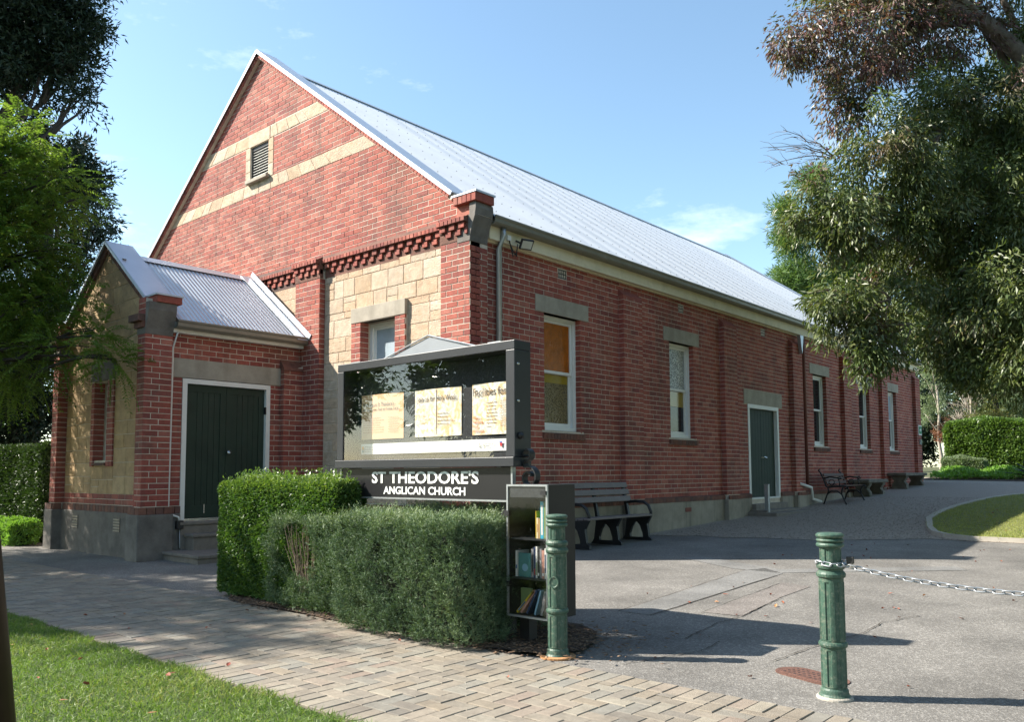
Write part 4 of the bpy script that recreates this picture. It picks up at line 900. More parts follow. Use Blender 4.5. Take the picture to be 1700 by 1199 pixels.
p2 = poster(A, B, C, D, 'floral', 'folded floral poster about Holy Week, middle sheet in the notice board', [('t', 'Join us for Holy Week', A + .04, B - .05, D - .125, D - .06, 'ink'), ('l', .03, A + .03, A + .20, C + .10, C + .19, 'greyink'), ('l', .03, A + .30, B - .05, C + .10, C + .20, 'ink')])
q = MB(); q.box(sx(.49, A, B) - .004, sx(.49, A, B) + .004, YP - .0105, YP - .0095, C + .02, D - .01); q.build('fold_shadow_tear', M['ink'], p2)
A, B = 3.246, 3.765
poster(A, B, C - .005, D + .003, 'floral', 'floral poster about hiring facilities, partly behind the right frame of the notice board', [('t', 'Facilities for hire', A + .02, B + .01, D - .10, D - .035, 'ink'), ('t', "What's", A + .02, A + .10, C + .125, C + .15, 'redink'), ('t', 'happening', A + .02, A + .135, C + .085, C + .115, 'redink'), ('t', 'in our', A + .02, A + .08, C + .055, C + .078, 'redink'), ('t', 'community', A + .02, A + .14, C + .012, C + .042, 'redink'), ('l', .028, A + .17, A + .29, C + .04, C + .26, 'ink'), ('l', .02, A + .32, B - .06, C + .05, C + .27, 'greyink')])
A, B = 1.775, 3.765
st = poster(A, B, 1.45, 1.548, 'paper', 'long white strip of logos along the bottom of the notice board', [('l', .016, A + .07, A + .24, 1.475, 1.525, 'greyink'), ('l', .02, A + 1.62, A + 1.74, 1.48, 1.51, 'greyink')], 'banner')
flat('orange', (.7, .25, .02)); flat('teal', (.03, .25, .35)); flat('crest_red', (.6, .05, .05)); flat('crest_blue', (.05, .12, .45))
for a, c, d, m in ((.03, 1.495, 1.525, 'orange'), (.03, 1.468, 1.495, 'teal')):
    q = MB(); q.box(A + a, A + a + .022, YP - .0135, YP - .0125, c, d); q.build('logo', M[m], st)
for x0 in (1.555, 1.585):
    q = MB(); s = 1 if x0 < 1.57 else -1
    pr = [(A + x0 + .012 + s * -(.013) * math.cos(t), 1.497 + .017 * math.sin(t)) for t in np.linspace(-1.5, 1.5, 9)] + [(A + x0 + .012 + s * -.004 * math.cos(t), 1.497 + .008 * math.sin(t)) for t in np.linspace(1.5, -1.5, 7)]
    q.prism(pr, 'y', YP - .0135, YP - .0125); q.build('logo', M['greyink'], st)
q = MB(); q.prism([(A + 1.79, 1.515), (A + 1.814, 1.515), (A + 1.814, 1.495), (A + 1.802, 1.478), (A + 1.79, 1.495)], 'y', YP - .0135, YP - .0125); q.build('logo', M['crest_red'], st)
q = MB(); q.box(A + 1.788, A + 1.816, YP - .0140, YP - .0130, 1.515, 1.524); q.build('logo', M['crest_blue'], st)

# ------------------------------------------------------------------ street library cabinet and its books
bb = empty('book_cabinet', (4.09, -3.44, 0), 'narrow dark street library cabinet with a glazed door, beside the left bollard', 'book cabinet')
X0, X1, YF, YB, Z0, Z1 = 3.895, 4.287, -3.60, -3.285, .215, 1.185; T = .016
mb = MB(); mb.box(X0, X0 + T, YF, YB, Z0, Z1); mb.box(X1 - T, X1, YF, YB, Z0, Z1); mb.box(X0 + T, X1 - T, YF, YB, Z1 - T, Z1); mb.box(X0 + T, X1 - T, YF, YB, Z0, Z0 + T); mb.box(X0 + T, X1 - T, YB - T, YB, Z0 + T, Z1 - T); mb.build('case', mat('brown metal', (.02, .018, .017), .6, .15, 5), bb, bevel=.002)
SH = [(Z0 + T), .50, .79]
for z in SH[1:]:
    mb = MB(); mb.box(X0 + T, X1 - T, YF + .02, YB - T, z - .014, z); mb.build('shelf', M['charcoal'], bb)
df = MB(); w = .014
df.box(X0, X0 + w, YF - .016, YF - .002, Z0, Z1); df.box(X1 - w, X1, YF - .016, YF - .002, Z0, Z1); df.box(X0 + w, X1 - w, YF - .016, YF - .002, Z1 - w, Z1); df.box(X0 + w, X1 - w, YF - .016, YF - .002, Z0, Z0 + w); df = df.build('door', M['galv'], bb)
mb = MB(); mb.box(X0 + w, X1 - w, YF - .011, YF - .007, Z0 + w, Z1 - w); mb.build('glass_pane', M['boxglass'], df)
mb = MB(); mb.box(X0 + .03, X1 - .03, YF - .006, YF - .003, Z1 - .095, Z1 - .018); mb.build('header_strip', M['felt'], df)
for z in (.45, .97):
    mb = MB(); mb.box(X0 - .012, X0 + .03, YF - .026, YF - .014, z - .02, z + .02); mb.build('hinge', M['black'], df)
mb = MB(); mb.box(X1 - .055, X1 - .005, YF - .028, YF - .014, Z1 - .075, Z1 - .045); mb.build('catch', M['black'], df)
mb = MB(); mb.box(X0 + .03, X0 + .12, -3.50, -3.41, -.02, Z0); mb.build('post', M['black'], bb)
BK = [('cyan', (.05, .42, .58)), ('cream', (.72, .62, .42)), ('tan', (.55, .33, .14)), ('bluebook', (.05, .13, .33)), ('greybook', (.25, .25, .26)), ('whitebook', (.75, .74, .70)), ('tealbook', (.08, .24, .24)), ('yellowbook', (.72, .52, .03)), ('pinkbook', (.55, .28, .22)), ('greenbook', (.20, .28, .12)), ('navybook', (.03, .05, .12)), ('blackbook', (.03, .03, .03)), ('redbook', (.35, .05, .04)), ('sky', (.25, .45, .6))]
for n_, c in BK: flat(n_, c, .5)
def book(x, z, w, h, d, m, label, lean=0, face=False, band=None):
    o = empty('book', (x, YF + .05, z), label, 'book', 'books in the street library cabinet'); ca, sa = math.cos(lean), math.sin(lean)
    def tr(mb): mb.v = [(x + px * ca + pz * sa, py, z + pz * ca - px * sa + (w * sa if lean < 0 else 0) + (0 if lean <= 0 else w * sa)) for px, py, pz in mb.v]; return mb
    y0 = YF + .045
    mb = MB(); mb.box(0, w, y0, y0 + .004, 0, h); mb.box(0, .003, y0 + .004, y0 + d, 0, h); mb.box(w - .003, w, y0 + .004, y0 + d, 0, h); tr(mb).build('cover', M[m], o)
    mb = MB(); mb.box(.003, w - .003, y0 + .004, y0 + d - .004, .003, h - .003); tr(mb).build('pages', M['paper'], o)
    if band:
        mb = MB(); mb.box(w * .2, w * .8, y0 - .0008, y0, h * band[0], h * band[1]); tr(mb).build('spine_print', M[band[2]], o)
E1 = .0005
b = SH[2] + E1
book(4.135, b, .016, .150, .13, 'cream', 'cream paperback on the top shelf, shortest beside the blue book', 0, False, (.3, .7, 'tan')); book(4.155, b, .013, .145, .12, 'tan', 'tan paperback between the cream and blue books on the top shelf'); book(4.128, b, .005, .20, .13, 'yellowbook', 'thin tall yellow booklet left of the cream paperback'); book(4.172, b, .03, .27, .19, 'cyan', 'tall bright blue book on the top shelf', 0, False, (.1, .9, 'whitebook')); book(4.204, b, .022, .265, .19, 'greenbook', 'tall green book between the two blue books on the top shelf'); book(4.228, b, .028, .24, .18, 'navybook', 'dark navy book at the right end of the top shelf')
b = SH[1] + E1
book(3.93, b, .020, .19, .14, 'whitebook', 'white spined book at the left end of the middle shelf', 0, False, (.3, .45, 'bluebook'))
o = empty('book', (4.0, -3.5, b), 'teal picture book facing out on the middle shelf', 'book', 'books in the street library cabinet')
mb = MB(); mb.box(3.955, 4.075, YF + .05, YF + .052, b, b + .175); mb.box(3.955, 4.075, YF + .062, YF + .064, b, b + .175); mb.build('cover', M['tealbook'], o); mb = MB(); mb.box(3.958, 4.073, YF + .052, YF + .062, b + .002, b + .173); mb.build('pages', M['paper'], o); mb = MB(); mb.lathe([(.0, 0), (.028, 0), (.028, .0008), (0, .0008)], (0, 0, 0), 16); mb.v = [(4.02 + x, YF + .0492 - z_, b + .07 + y) for x, y, z_ in mb.v]; mb.build('cover_art', M['sky'], o)
x = 4.083
for w, h, m, lb, bd in ((.022, .21, 'greybook', 'grey book beside the teal picture book', (.2, .8, 'blackbook')), (.018, .225, 'navybook', 'navy book second right of the teal picture book', (.1, .3, 'redbook')), (.015, .23, 'whitebook', 'tall white book in the middle shelf row', (.1, .5, 'greenbook')), (.020, .20, 'blackbook', 'black book right of the tall white one', (.1, .2, 'whitebook')), (.018, .215, 'greybook', 'grey book between the black and brown ones', (.5, .6, 'whitebook')), (.024, .205, 'pinkbook', 'dusty pink book right of centre on the middle shelf', (.1, .2, 'paper')), (.016, .22, 'whitebook', 'slim white book second from the right end of the middle shelf', (.2, .8, 'navybook')), (.022, .21, 'bluebook', 'dark blue book at the right end of the middle shelf', (.3, .7, 'whitebook'))):
    book(x, b, w, h, .14, m, lb, 0, False, bd); x += w + .0015
b = SH[0] + E1
o = empty('book', (3.97, -3.5, b), 'pale green book leaning face out on the bottom shelf', 'book', 'books in the street library cabinet')
mb = MB(); mb.box(3.935, 4.035, YF + .10, YF + .103, b, b + .18); mb.box(3.935, 4.035, YF + .118, YF + .121, b, b + .18); mb.build('cover', M['greenbook'], o); mb = MB(); mb.box(3.938, 4.033, YF + .103, YF + .118, b + .002, b + .178); mb.build('pages', M['paper'], o)
book(3.935, b, .018, .235, .13, 'yellowbook', 'yellow book leaning across the bottom shelf', .78, False, (.08, .5, 'bluebook')); book(3.972, b, .020, .215, .13, 'pinkbook', 'pinkish book leaning under the yellow one', .66); book(4.03, b, .018, .205, .13, 'navybook', 'navy book leaning at middle of the bottom shelf', .50); book(4.105, b, .016, .19, .13, 'sky', 'pale blue book leaning towards the right on the bottom shelf', .32); book(4.165, b, .022, .185, .13, 'greybook', 'grey book leaning slightly on the bottom shelf', .22); book(4.226, b, .022, .195, .13, 'whitebook', 'white book upright at the right end of the bottom shelf', 0.04)

# ------------------------------------------------------------------ bollards and chain
def bollard(x, y, h, label, ring):
    o = empty('bollard', (x, y, gz(y)), label, 'bollard', 'green fluted bollards along the footpath edge')
    s = h / .985
    fl = lambda a, z: 1 - .085 * max(0., math.cos(8 * a)) ** .6 if True else 1
    def seg(name, prof, mod=None, n=64): 
        mb = MB(); mb.lathe([(r, z * s) for r, z in prof], (x, y, gz(y)), n, mod); return mb.build(name, M['bollard'], o, smooth=False)
    seg('base', [(.0, 0), (.088, 0), (.09, .012), (.078, .03), (.074, .055), (.068, .065)], None, 32)
    def flutes(z0, z1): 
        return lambda a, z: (1 - .10 * (1 if math.cos(8 * a) > .25 else 0)) if z0 * s < z < z1 * s else 1
    seg('shaft', [(.066, .062), (.068, .075), (.0685, .0755), (.0685, .285), (.066, .2855), (.067, .30)], flutes(.0752, .2853), 96)
    seg('collar', [(.067, .30), (.076, .308), (.079, .32), (.076, .332), (.068, .338)], None, 32)
    seg('shaft', [(.067, .338), (.068, .348), (.0685, .3485), (.0685, .69), (.067, .6905), (.067, .712)], flutes(.3482, .6903), 96)
    seg('collar', [(.067, .712), (.078, .722), (.08, .738), (.072, .752), (.066, .758), (.066, .764), (.076, .772), (.078, .788), (.07, .80), (.058, .806)], None, 32)
    seg('neck', [(.056, .804), (.058, .812), (.0585, .8125), (.0585, .885), (.057, .8855), (.058, .895)], flutes(.8122, .8853), 96)
    seg('cap', [(.058, .893), (.074, .902), (.077, .912), (.072, .922), (.064, .925), (.072, .931), (.076, .939), (.070, .947), (.062, .950), (.07, .954), (.077, .965), (.076, .974), (.065, .982), (.03, .985), (.0, .985)], None, 32)
    if ring:
        mb = MB(); mb.lathe([(0, 0), (.026, 0), (.034, .003), (.036, .009), (.030, .010), (.026, .006), (0, .006)], (0, 0, 0), 24)
        d = Vector((CAM.x - x, CAM.y - y, 0)).normalized(); d = Matrix.Rotation(R(-20), 3, 'Z') @ d; u = Vector((-d.y, d.x, 0)); c = Vector((x, y, gz(y) + .52 * s)) + d * .064
        mb.v = [tuple(c + u * px_ + Vector((0, 0, 1)) * py_ * 1.15 + d * pz_) for px_, py_, pz_ in mb.v]; mb.build('medallion', M['bollard'], o)
        mb = MB(); mb.lathe([(0, 0), (.125, 0), (.125, .012), (.12, .016), (0, .016)], (x, y, gz(y) + .001), 28); mb.build('flange', M['rustflange'], o)
    else:
        mb = MB(); mb.lathe([(0, 0), (.10, 0), (.098, .01), (.09, .016), (0, .016)], (x, y, gz(y) + .001), 24); mb.build('flange', M['concrete'], o)
    return o
bollard(4.435, -3.695, .982, 'green fluted bollard with a round medallion, next to the book cabinet', True)
bollard(6.256, -3.498, .925, 'green fluted bollard with a chain round its neck, alone on the asphalt', False)
bollard(8.10, -3.35, .93, 'green fluted bollard at the far end of the chain', False)
chn = empty('chain', (6.33, -3.5, .74), 'grey steel link chain strung from the neck of the right bollard', 'chain')
lk = MB(); 
ring_ = [(.022 * math.copysign(1, math.cos(a)) * (abs(math.cos(a)) > .01) * .6 + .013 * math.cos(a), .013 * math.sin(a)) for a in np.linspace(0, 2 * math.pi, 15)[:-1]]
pp = [Vector((u, v, 0)) for u, v in ring_]; vs_ = []; fs_ = []
for i, p in enumerate(pp):
    t = (pp[(i + 1) % 14] - pp[i - 1]).normalized(); a = Vector((0, 0, 1)); b = t.cross(a)
    for j in range(6): vs_.append(tuple(p + a * math.cos(j * math.pi / 3) * .0042 + b * math.sin(j * math.pi / 3) * .0042))
    for j in range(6): fs_.append((i * 6 + j, i * 6 + (j + 1) % 6, ((i + 1) % 14) * 6 + (j + 1) % 6, ((i + 1) % 14) * 6 + j))
lk.add(vs_, fs_); lme = lk.mesh('chain_link', True); lme.materials.append(M['galv'])
def chain_path(pts):
    pts = [Vector(p) for p in pts]; d = 0; k = 0; step = .042; pos = 0.; segs = [(pts[i + 1] - pts[i]).length for i in range(len(pts) - 1)]; tot = sum(segs)
    while pos < tot:
        q = pos; i = 0
        while i < len(segs) - 1 and q > segs[i]: q -= segs[i]; i += 1
        t = (pts[i + 1] - pts[i]).normalized(); p = pts[i] + t * q
        s_ = t.cross(Vector((0, 0, 1))).normalized(); u = s_.cross(t)
        rot = Matrix((t, s_, u)).transposed()
        o = link('chain_link', lme, chn); o.matrix_basis = chn.matrix_basis.inverted() @ Matrix.Translation(p) @ (rot @ Matrix.Rotation(R(45 if k % 2 else -45), 3, 'X')).to_4x4(); o.matrix_parent_inverse = Matrix.Identity(4)
        pos += step; k += 1
zc = lambda x: .655 + (.088) * ((x - 7.2) / .86) ** 2
chain_path([(x, -3.498 + (x - 6.256) * .08, zc(x)) for x in np.linspace(6.33, 8.03, 26)])
chain_path([(6.256 + .072 * math.cos(a), -3.498 + .072 * math.sin(a), .752 + .006 * math.sin(2 * a)) for a in np.linspace(.1, 2 * math.pi + .1, 18)])
pk = MB(); pk.box(6.345, 6.385, -3.505, -3.485, .755, .795); pk = tag(pk.build('padlock', M['black'], bevel=.004), 'small black padlock on the chain beside the right bollard', 'padlock')
mb = MB(); mb.tube([(6.352, -3.495, .76), (6.346, -3.495, .745), (6.355, -3.495, .732), (6.372, -3.495, .735), (6.378, -3.495, .76)], .004, 6); mb.build('shackle', M['steel'], pk)
# drain cover
dc = empty('drain_cover', (5.95, -3.15, 0), 'rusty oblong drain cover set in the asphalt behind the right bollard', 'drain cover')
ax = Vector((.365, -.13, 0)).normalized(); ay = Vector((-ax.y, ax.x, 0)); c0 = Vector((5.97, -3.10, gz(-3.1)))
def pill(L, W, n=10): return [(L / 2 - W / 2 + W / 2 * math.cos(t), W / 2 * math.sin(t)) for t in np.linspace(-math.pi / 2, math.pi / 2, n)] + [(-L / 2 + W / 2 + W / 2 * math.cos(t), W / 2 * math.sin(t)) for t in np.linspace(math.pi / 2, 1.5 * math.pi, n)]
def flatp(poly, z0, z1):
    mb = MB(); n = len(poly); vs_ = [tuple(c0 + ax * u + ay * v + Vector((0, 0, z))) for z in (z0, z1) for u, v in poly]
    return mb.add(vs_, [tuple(range(n - 1, -1, -1)), tuple(range(n, 2 * n))] + [(i, (i + 1) % n, (i + 1) % n + n, i + n) for i in range(n)])
flatp(pill(.50, .25), -.02, .006).build('frame', M['rust'], dc); flatp(pill(.44, .195), -.01, .010).build('cover', M['rust'], dc)
mb = MB()
for i in range(9):
    for j in range(4): 
        u, v = -.16 + i * .04, -.06 + j * .04; c = c0 + ax * u + ay * v + Vector((0, 0, .0105)); mb.add([c + ax * .012, c + ay * .010, c - ax * .012, c - ay * .010], [(0, 1, 2, 3)])
tag(mb.build('drain_holes', M['black'], dc, fix=False), kind='stuff')
# leaning rusty post at the left edge
pd = Vector((5.056, -7.335, 1.049)); pe = Vector((5.063, -7.274, .489)); dv = (pd - pe).normalized()
lft = CX * -.055
t0 = pe - dv * ((pe.z - .0) / dv.z) + lft; t1 = pe + dv * 2.2 + lft
mb = MB(); mb.tube([t0 - dv * .05, t1], .05, 14); tag(mb.build('leaning_post', mat('dark brown paint', (.03, .012, .012), .5, .2, 8), smooth=True), 'dark brown leaning round post cut by the left edge of the picture', 'post')

# ------------------------------------------------------------------ benches, post, small fittings on the wall
bn = empty('slatted_bench', (.33, 2.9, gz(2.9)), 'grey slatted bench with black end frames against the brick wall', 'bench')
ya, yb = 1.95, 3.78; g = gz(2.9) - .005
for i in range(3):
    mb = MB(); z = .72 + i * .115 + g - .0; x = .165 - i * .038; a = Vector((-.30, 0, .95)).normalized(); mb.obox((x, (ya + yb) / 2, z), Vector((0, 1, 0)), a, a.cross(Vector((0, 1, 0))), (yb - ya) / 2, .047, .016); mb.build('back_slat', M['plank'], bn, bevel=.006)
for i in range(4):
    mb = MB(); mb.box(.19 + i * .108, .19 + i * .108 + .098, ya, yb, g + .415 + i * .006, g + .450 + i * .006); mb.build('seat_slat', M['plank'], bn, bevel=.006)
def frame_pts(): return [(.02, 0), (.62, 0), (.60, .06), (.55, .10), (.535, .30), (.60, .42), (.625, .47), (.60, .52), (.5, .64), (.42, .655), (.22, .65), (.20, .62), (.40, .615), (.48, .60), (.545, .50), (.535, .43), (.18, .41), (.05, .98), (.0, .985), (.10, .52), (.12, .40), (.10, .12)]
for y in (ya + .03, (ya + yb) / 2 - .02, yb - .03):
    # end frame: silhouette with a triangular opening, built from two outlines
    mb = MB(); w = .028
    out = [(.02, 0), (.62, 0), (.615, .05), (.56, .09), (.53, .30), (.605, .43), (.60, .47), (.17, .43), (.05, .99), (.005, .99), (.105, .50), (.125, .36), (.085, .09)]
    hole = [(.19, .07), (.45, .07), (.44, .14), (.39, .27), (.33, .33), (.285, .33), (.225, .24), (.185, .13)]
    bm = bmesh.new()
    vo = [bm.verts.new((px, y - w, g + pz)) for px, pz in out]; vh = [bm.verts.new((px, y - w, g + pz)) for px, pz in hole]
    es = [bm.edges.new((vo[i], vo[(i + 1) % len(vo)])) for i in range(len(vo))] + [bm.edges.new((vh[i], vh[(i + 1) % len(vh)])) for i in range(len(vh))]
    bmesh.ops.triangle_fill(bm, edges=es, use_beauty=True)
    bmesh.ops.dissolve_limit(bm, angle_limit=.01, verts=bm.verts, edges=bm.edges)
    ex = bmesh.ops.extrude_face_region(bm, geom=bm.faces[:]); bmesh.ops.translate(bm, vec=(0, 2 * w, 0), verts=[v for v in ex['geom'] if isinstance(v, bmesh.types.BMVert)]); bmesh.ops.recalc_face_normals(bm, faces=bm.faces)
    me = bpy.data.meshes.new('end_frame'); bm.to_mesh(me); bm.free(); link('end_frame', me, bn, M['black'])
    if abs(y - (ya + yb) / 2) > .3:
        mb = MB(); mb.tube([(.13, y, g + .66), (.30, y, g + .675), (.46, y, g + .665), (.545, y, g + .61), (.60, y, g + .50), (.585, y, g + .44)], .026, 8); mb.build('armrest', M['black'], bn, True)
# ornate cast-iron bench
cb = empty('cast_iron_bench', (.42, 13.2, gz(13.2)), 'dark ornate cast iron bench with timber slats further along the brick wall', 'bench')
ya, yb, g = 12.55, 13.95, gz(13.2)
for y in (ya, yb):
    mb = MB(); tb = lambda pts, r=.019: mb.tube([(px, y, g + pz) for px, pz in pts], r, 7)
    tb([(.20, -.03), (.24, .06), (.30, .22), (.40, .30), (.56, .30), (.66, .22), (.73, .06), (.77, -.03)]); tb([(.14, .86), (.10, .82), (.15, .76), (.22, .6), (.28, .42), (.32, .40), (.70, .43), (.78, .42), (.79, .37), (.74, .36)], .021)
    tb([(.22, .62), (.38, .66), (.56, .64), (.64, .66), (.66, .62), (.60, .60)]); tb([(.58, .64), (.62, .5), (.60, .43)], .014); tb([(.32, .40), (.34, .3), (.30, .22)]); tb([(.70, .42), (.66, .3), (.66, .22)])
    tb([(.42 + .07 * math.cos(a), .52 + .07 * math.sin(a)) for a in np.linspace(0, 2 * math.pi, 14)], .01); tb([(.30, .44), (.36, .50), (.42, .45), (.48, .50), (.54, .45)], .009)
    mb.build('end_frame', M['black'], cb, True)
for i in range(6):
    mb = MB(); mb.box(.335 + i * .065, .335 + i * .065 + .05, ya, yb, g + .425, g + .45); mb.build('seat_slat', M['wood'], cb)
for i in range(3):
    mb = MB(); a = Vector((-.33, 0, .94)).normalized(); mb.obox((.285 - i * .033, (ya + yb) / 2, g + .52 + i * .095), Vector((0, 1, 0)), a, a.cross(Vector((0, 1, 0))), (yb - ya) / 2, .035, .012); mb.build('back_slat', M['wood'], cb)
M['mossy'] = mat('mossy stone', (.16, .145, .12), .95, .35, 5, .6, 30, dirt=((.05, .06, .03), 3, .6))
for (y0, y1, lb) in ((14.9, 16.6, 'weathered stone slab bench nearer the cast iron bench'), (18.3, 20.6, 'weathered stone slab bench at the far end of the brick wall')):
    sb = empty('stone_bench', (.5, (y0 + y1) / 2, gz((y0 + y1) / 2)), lb, 'stone bench', 'stone benches along the church wall'); z = gz((y0 + y1) / 2)
    mb = MB(); mb.box(.02, .56, y0, y1, z + .36, z + .45); mb.build('seat', M['mossy'], sb, bevel=.02)
    for y in (y0 + .2, y1 - .35): mb = MB(); mb.prism([(.07, z - .1), (.52, z - .1), (.50, z + .1), (.43, z + .2), (.50, z + .30), (.52, z + .358), (.07, z + .358), (.08, z + .30), (.15, z + .2), (.08, z + .1)], 'y', y, y + .22); mb.build('leg', M['mossy'], sb, bevel=.01)
ps = empty('steel_post', (.30, 9.0, gz(9.0)), 'short grey steel post in front of the side door', 'post')
mb = MB(); mb.box(.255, .345, 8.97, 9.05, gz(9) - .05, gz(9) + .68); mb.build('shaft', M['galv'], ps, bevel=.004); mb = MB(); mb.box(.25, .35, 8.965, 9.055, gz(9) + .681, gz(9) + .69); mb.build('cap', M['galv'], ps)
fl = empty('floodlight', (.12, 1.0, 4.7), 'small black floodlight under the eave near the downpipe', 'floodlight')
n_ = Vector((.72, -.25, -.55)).normalized(); u = n_.cross(Vector((0, 0, 1))).normalized(); v = u.cross(n_); c = Vector((.19, 1.02, 4.70))
mb = MB(); mb.obox(c, u, v, n_, .105, .08, .02); mb.build('housing', M['black'], fl, bevel=.006); mb = MB(); mb.obox(c + n_ * .021, u, v, n_, .085, .06, .003); mb.build('lens', M['lamp'], fl)
mb = MB(); mb.tube([tuple(c - n_ * .02), (.08, 1.0, 4.74), (.014, .98, 4.78)], .014, 6); mb.build('bracket', M['black'], fl); mb = MB(); mb.box(.012, .05, .76, .84, 4.74, 4.82); mb.build('junction_box', M['white'], fl, bevel=.008)
wl2 = empty('wall_lamp', (.02, 11.75, 4.45), 'small pointed grey lamp under the eave beside a brick pier', 'lamp'); mb = MB(); mb.prism([(11.66, 4.66), (11.86, 4.66), (11.83, 4.5), (11.76, 4.2), (11.69, 4.5)], 'x', .005, .09); mb.build('shade', M['galv'], wl2)
es = MB(); es.box(.004, .022, 21.85, 22.22, 2.50, 2.84); es = tag(es.build('wall_sign', M['white']), 'small green and white sign high on the far corner pier', 'sign')
flat('signgreen', (.03, .22, .10)); q = MB(); q.box(.0225, .025, 21.88, 22.19, 2.55, 2.80); q.build('sign_face', M['signgreen'], es); q = MB(); q.prism([(21.94, 2.70), (22.05, 2.70), (22.05, 2.76), (22.14, 2.68), (22.05, 2.60), (22.05, 2.66), (21.94, 2.66)], 'x', .0255, .027); q.build('sign_arrow', M['white'], es)
q = MB(); q.box(.004, .05, 21.9, 22.1, 2.18, 2.36); tag(q.build('switch_box', M['galv'], bevel=.006), 'small grey box below the sign on the far corner pier', 'switch box')
# ------------------------------------------------------------------ vegetation
def wav(P, f, ph=0.):
    x, y, z = P[:, 0] * f + ph, P[:, 1] * f + ph * 1.7, P[:, 2] * f + ph * .6
    return (np.sin(x * 1.0 + 1.3 * np.sin(y * .9 + z * .7)) + np.sin(y * 1.1 + 1.7 * np.sin(z * 1.2 + x * .5)) + np.sin(z * 1.05 + 1.1 * np.sin(x * 1.3 - y * .6))) / 3
def sphere(n):
    v = rng.normal(size=(n, 3)); return unit(v)
def clumps_in(lobes, k, r0):
    """clump centres through the outer shell of every lobe"""
    C = []; O = []
    for x, y, z, r in lobes:
        n = max(4, int(k * r * r)); d = sphere(n); t = rng.random(n) ** .45
        C.append(np.array([x, y, z]) + d * (r * t)[:, None] * np.array([1, 1, .9])); O.append(d)
    return np.concatenate(C), np.concatenate(O)
def crown(name, parent, lobes, m, k=20, per=100, cr=.36, L=.10, W=.028, droop=.6, flat=.8, rs=1., spread=.6):
    C, O = clumps_in(lobes, k, cr); n = len(C)
    d = sphere(n * per); t = rng.random(n * per) ** .5; idx = np.repeat(np.arange(n), per)
    cs = cr * (.6 + .8 * rng.random(n))
    off = d * (t * cs[idx])[:, None]; off[:, 2] *= flat
    P = C[idx] + off
    D = d * .55 + O[idx] * .35 + np.array([0, 0, -droop]) + rng.normal(size=P.shape) * spread
    rn = np.clip(rng.random(n)[idx] * .55 + rng.random(n * per) * .45, 0, 1)
    return leaves(name, P, D, L * (.7 + .6 * rng.random(n * per)), W * (.7 + .6 * rng.random(n * per)), m, parent, rnd=rn)
def fronds(name, parent, lobes, m, k=26, per=9, nl=13, FL=.34, L=.055, W=.016, cr=.30):
    C, O = clumps_in(lobes, k, cr); n = len(C); N = n * per; idx = np.repeat(np.arange(n), per)
    d = sphere(N); P0 = C[idx] + d * cr * .5
    D = unit(d * .7 + O[idx] * .5 + np.array([0, 0, .15]) + rng.normal(size=(N, 3)) * .3); S = unit(np.cross(D, np.array([0, 0, 1.]) + rng.normal(size=(N, 3)) * .25)); fl = FL * (.7 + .6 * rng.random(N))
    ts = np.linspace(.12, 1, nl); Ps = []; Ds = []; rn = []
    base = np.clip(rng.random(n)[idx] * .6 + rng.random(N) * .3, 0, 1)
    for t in ts:
        p = P0 + D * (fl * t)[:, None] + np.array([0, 0, -1.]) * (fl * t * t * .35)[:, None]
        for s in (-1, 1):
            Ps.append(p); Ds.append(S * s + D * .45 + np.array([0, 0, -.25]) + rng.normal(size=(N, 3)) * .12); rn.append(np.clip(base + .1 * rng.random(N), 0, 1))
    Ps = np.concatenate(Ps); Ds = np.concatenate(Ds); rn = np.concatenate(rn)
    nn = np.tile(np.array([[0, 0, 1.]]), (len(Ps), 1)) + rng.normal(size=Ps.shape) * .3
    return leaves(name, Ps, Ds, L * (.8 + .4 * rng.random(len(Ps))), W, m, parent, N=nn, rnd=rn)
def limb(mb, a, b, r0, r1, wig=.12, n=6):
    a, b = Vector(a), Vector(b); L = (b - a).length; pts = []; rad = []
    for i in range(n + 1):
        t = i / n; w = math.sin(math.pi * t) * wig * L * .3
        pts.append(a.lerp(b, t) + Vector((random.uniform(-w, w), random.uniform(-w, w), random.uniform(-w, w) * .5 + .08 * L * math.sin(math.pi * t)))); rad.append(r0 + (r1 - r0) * t)
    mb.tube(pts, rad, 7)
def tree(name, label, base, top, r, lobes, barkm, cat='tree', group=None, reach=.55, forks=None):
    z0 = gz(base[1]); e = empty(name, (base[0], base[1], z0), label, cat, group)
    mb = MB(); pts = [Vector((base[0], base[1], z0 - .2)), Vector((base[0] + .02, base[1], z0 + .15))]; b0 = Vector((base[0], base[1], z0)); tp = Vector(top)
    for i in range(1, 7):
        t = i / 6; pts.append(b0.lerp(tp, t) + Vector((random.uniform(-.06, .06), random.uniform(-.06, .06), 0)) * (1 if i < 6 else 0))
    mb.tube(pts, [r * 1.35, r * 1.15] + [r * (1 - .5 * i / 6) for i in range(1, 7)], 10)
    for x, y, z, lr in (lobes if forks is None else forks):
        c = Vector((x, y, z)); h = min(.95, max(.35, (c.z - z0) / max(.5, tp.z - z0) * .62)); a = b0.lerp(tp, h)
        limb(mb, a, c + Vector((0, 0, lr * .1)), max(.03, r * .42 * min(1, lr)), .018)
        for k in range(3):
            d = Vector(tuple(sphere(1)[0])); limb(mb, a.lerp(c, .75), c + d * lr * .7, max(.015, r * .14), .006, n=4)
    mb.build('trunk', M[barkm], e, True, fix=False)
    return e

